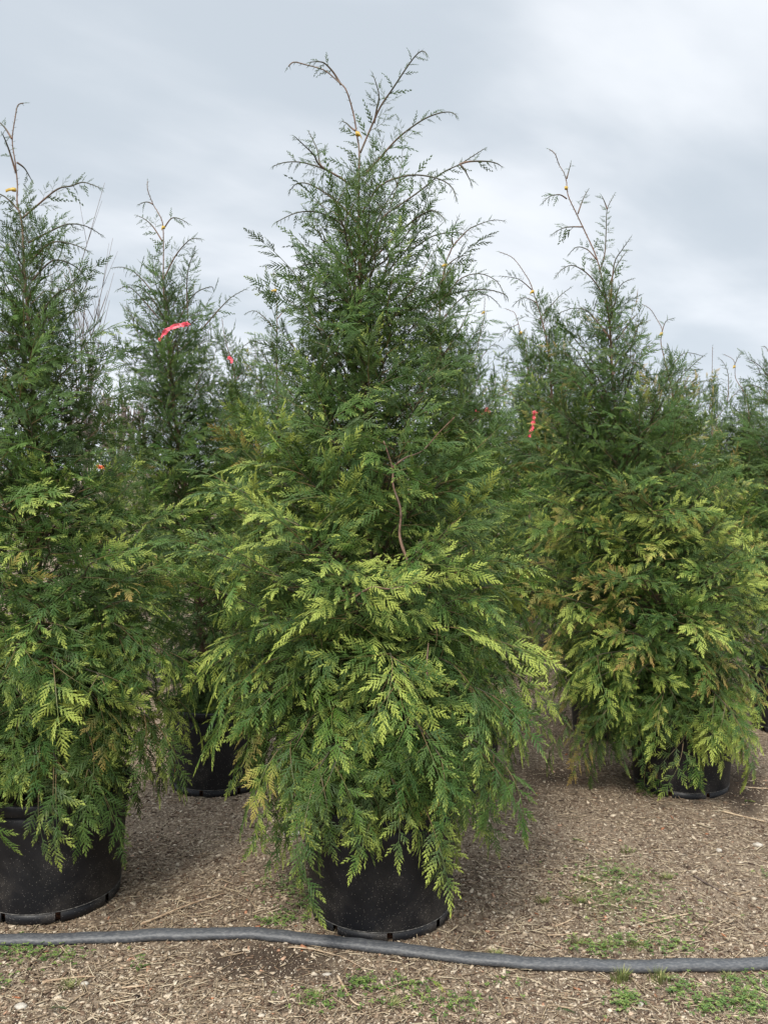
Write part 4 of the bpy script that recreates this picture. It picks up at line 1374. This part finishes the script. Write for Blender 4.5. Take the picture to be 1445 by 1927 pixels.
def stick(pts, r, mat, label, lift=0.006):
    q = []
    for a, b_ in pts:
        g = G(a, b_); g.z = ground_z(g.x, g.y) + lift
        q.append(g)
    q = smooth_path(q, 4)
    c = q[0].copy()
    b = MB(); k = len(q)
    rng = random.Random(int(pts[0][0]))
    b.tube([p - c + Vector((0, 0, rng.uniform(-.001, .001))) for p in q], [r * (1 - 0.55 * i / (k - 1)) * rng.uniform(0.85, 1.15) for i in range(k)], 6)
    o = b.build('stick', mat); o.location = c
    return tag(o, label, 'stick')


stick([(265, 1743), (310, 1726), (360, 1708), (428, 1686)], 0.0045, M['stick'], 'long pale stick on the straw between the left and centre pots', 0.012)
stick([(80, 1852), (110, 1845), (140, 1842), (180, 1843)], 0.0048, M['stick'], 'pale bent stick in the lower left, below the clover')
stick([(230, 1866), (262, 1864), (275, 1860), (255, 1848)], 0.0035, M['stick'], 'small forked pale stick below the pipe at left')
stick([(635, 1842), (650, 1868), (665, 1893), (690, 1903)], 0.004, M['stick'], 'curved brown stem sticking out of the clover below the centre pot')
stick([(545, 1790), (590, 1793), (640, 1806), (678, 1823)], 0.0026, M['stick'], 'thin dry stem on the dark soil below the centre of the pipe')
stick([(1094, 1653), (1118, 1664), (1145, 1678)], 0.0045, M['stick'], 'short straight pale stick on the mossy patch at right')
stick([(1215, 1741), (1250, 1733), (1300, 1722)], 0.0042, M['stick'], 'pale stick lying right of the mossy patch above the pipe')
stick([(1305, 1650), (1330, 1666), (1368, 1684)], 0.0045, M['darkstick'], 'dark curved twig on the bright grit at far right')
stick([(1045, 1745), (1065, 1736), (1085, 1726)], 0.0038, M['stick'], 'short pale twig left of the mossy patch')
stick([(1030, 1763), (1058, 1760), (1088, 1757)], 0.003, M['stick'], 'thin flat twig just above the pipe, right of the centre pot')
stick([(1398, 1487), (1420, 1488), (1450, 1489)], 0.005, M['stick'], 'pale stick on dark mulch at the right edge, beside the far pot')
stick([(1360, 1533), (1400, 1541), (1440, 1550)], 0.005, M['stick'], 'brown stick on dark mulch in front of the far pot at right')


def stone(px, py, sx, sy, sz, seed, label, mat='stone', rz=0.0):
    rng = random.Random(seed)
    b = MB(); rings = []
    for i in range(1, 5):
        t = math.pi * i / 5
        rings.append([b.vert((sx * math.sin(t) * math.cos(j / 9 * 6.28318) * rng.uniform(.85, 1.1), sy * math.sin(t) * math.sin(j / 9 * 6.28318) * rng.uniform(.85, 1.1), sz * math.cos(t) * rng.uniform(.9, 1.1))) for j in range(9)])
    a0 = b.vert((0, 0, sz)); a1 = b.vert((0, 0, -sz))
    for j in range(9):
        k = (j + 1) % 9
        b.f.append((a0, rings[0][j], rings[0][k])); b.f.append((a1, rings[3][k], rings[3][j]))
        for i in range(3): b.f.append((rings[i][j], rings[i + 1][j], rings[i + 1][k], rings[i][k]))
    o = b.build('stone', M[mat], smooth=False)
    g = G(px, py)
    o.location = (g.x, g.y, ground_z(g.x, g.y) + sz * 0.5); o.rotation_euler = (0, 0, rz)
    return tag(o, label, 'stone')


stone(1205, 1886, 0.017, 0.008, 0.006, 1, 'white oblong stone below the pipe near the two grass tufts', rz=0.9)
stone(868, 1813, 0.008, 0.007, 0.006, 2, 'small round pale stone just below the pipe, right of the centre pot')
stone(1352, 1602, 0.014, 0.011, 0.009, 3, 'pale stone alone on the grit at upper right')
stone(1425, 1590, 0.022, 0.014, 0.010, 4, 'whitish flat stone at the far right edge near the back pot')
stone(160, 1856, 0.013, 0.009, 0.007, 5, 'pale grey stone under the bent stick in the lower left')
stone(40, 1898, 0.020, 0.014, 0.009, 6, 'biggest pale stone in the lower left corner')
stone(615, 1837, 0.016, 0.007, 0.005, 7, 'pale chip-like stone on dark soil below the centre pot')
stone(550, 1573, 0.05, 0.025, 0.010, 8, 'flat grey stone half under the tallest tree, left of its pot', rz=0.1)


def sprig_on_ground(px, py, s, rz, gold, bronze, dull, label):
    o = bpy.data.objects.new('fallen_sprig', VAR[FAM['sprig'][0]][0] if s < 1.4 else VAR[FAM['thin'][0]][0])
    COL.objects.link(o)
    g = G(px, py)
    o.location = (g.x, g.y, ground_z(g.x, g.y) + 0.012)
    o.rotation_euler = (0.12, 0.05, rz); o.scale = (s, s, s)
    o['gold'] = gold; o['bronze'] = bronze; o['dull'] = dull
    return tag(o, label, 'fallen sprig')


sprig_on_ground(1050, 1694, 0.7, -1.75, 1.0, 1.0, 0, 'orange-brown dead sprig on the ground left of the mossy patch')
sprig_on_ground(258, 1838, 1.1, -0.25, 0, 0, 0.3, 'dark green fallen sprig on the straw below the pipe at left')
sprig_on_ground(92, 1908, 0.9, -1.2, 0.3, 0, 0.8, 'grey-green fallen sprig in the lower left corner')
sprig_on_ground(1045, 1905, 0.75, -1.4, 0.2, 0, 0.7, 'grey-green fallen sprig at the bottom beside a dry husk')
sprig_on_ground(800, 1850, 0.9, -2.2, 1.0, 1.0, 0, 'rusty dead sprig among the clover below the centre of the pipe')
sprig_on_ground(1075, 1585, 0.8, -1.6, 1.0, 1.0, 0, 'rusty dead sprig on the shaded ground right of the tallest tree')
sprig_on_ground(1400, 1515, 1.0, -1.2, 1.0, 0.9, 0.2, 'rusty dead sprig on the mulch right of the far pot')
sprig_on_ground(245, 1795, 0.5, 0.4, 1.0, 1.0, 0, 'small orange dead sprig just below the pipe at left')


# ------------------------------------------------------------------ bare plants behind
def bare(name, base, tips, z, r, label, cat, seed, twigs=5, spread=0.25, group=None):
    rng = random.Random(seed)
    c = P(base[0], base[1], z); c.z = 0
    root = empty(name, c)
    tag(root, label, cat, group)
    t0 = P(base[0], base[1], z)
    b = MB(); b.tube([Vector((0, 0, -0.05)), (t0 - c) * 0.5 + Vector((r, 0, 0)), t0 - c], [r * 1.3, r * 1.1, r], 6)
    b.build('trunk', M['barewood'], root)
    for tp in tips:
        b = MB()
        e = P(tp[0], tp[1], z) + Vector((0, rng.uniform(-1, 1) * spread, 0))
        mid = t0.lerp(e, 0.45) + Vector(((e.x - t0.x) * 0.25, 0, -(e.z - t0.z) * 0.02))
        q = smooth_path([t0 - c, mid - c, e - c], 6)
        k = len(q)
        b.tube(q, [r * 0.75 * (1 - i / (k - 1)) + r * 0.12 for i in range(k)], 5)
        ln = (e - t0).length
        for _ in range(twigs):
            i = rng.randint(3, k - 2)
            d = (q[i + 1] - q[i]).normalized()
            s = Vector((rng.uniform(-1, 1), rng.uniform(-1, 1), rng.uniform(-0.1, 0.6)))
            L2 = ln * rng.uniform(0.12, 0.3)
            p1 = q[i] + (d + s * 0.5) * L2 * 0.5; p2 = q[i] + (d * 1.1 + s * 0.6 + Vector((0, 0, .15))) * L2
            b.tube([q[i], p1, p2], [r * 0.3, r * 0.2, r * 0.1], 4)
            for _ in range(2):
                s2 = Vector((rng.uniform(-1, 1), rng.uniform(-1, 1), rng.uniform(0, 0.8)))
                b.tube([p1, p1 + (d + s2 * 0.7) * L2 * 0.5], [r * 0.16, r * 0.08], 3)
        b.build('limb', M['barewood'], root)
    return root


bare('bare_sapling', (140, 1000), [(160, 520), (178, 578), (192, 620), (112, 590), (184, 660), (140, 560)], 5.3, 0.010, 'leafless sapling with thin upright twigs right of the left front tree', 'sapling', 1, 12, 0.25)
rb = random.Random(31)
for i, (px, top, z, lab) in enumerate(((222, 752, 45, 'distant leafless tree seen in the gap between the two left trees'), (165, 775, 48, 'distant leafless tree just right of the left front tree'), (270, 770, 52, 'distant leafless tree mostly behind the narrow tree'))):
    tips = [(px + dx, top + abs(dx) * 0.9 + rb.uniform(0, 18)) for dx in range(-30, 32, 8)]
    bare('bare_tree', (px, 880), tips, z, 0.16, lab, 'bare tree', 40 + i, 14, 1.6)
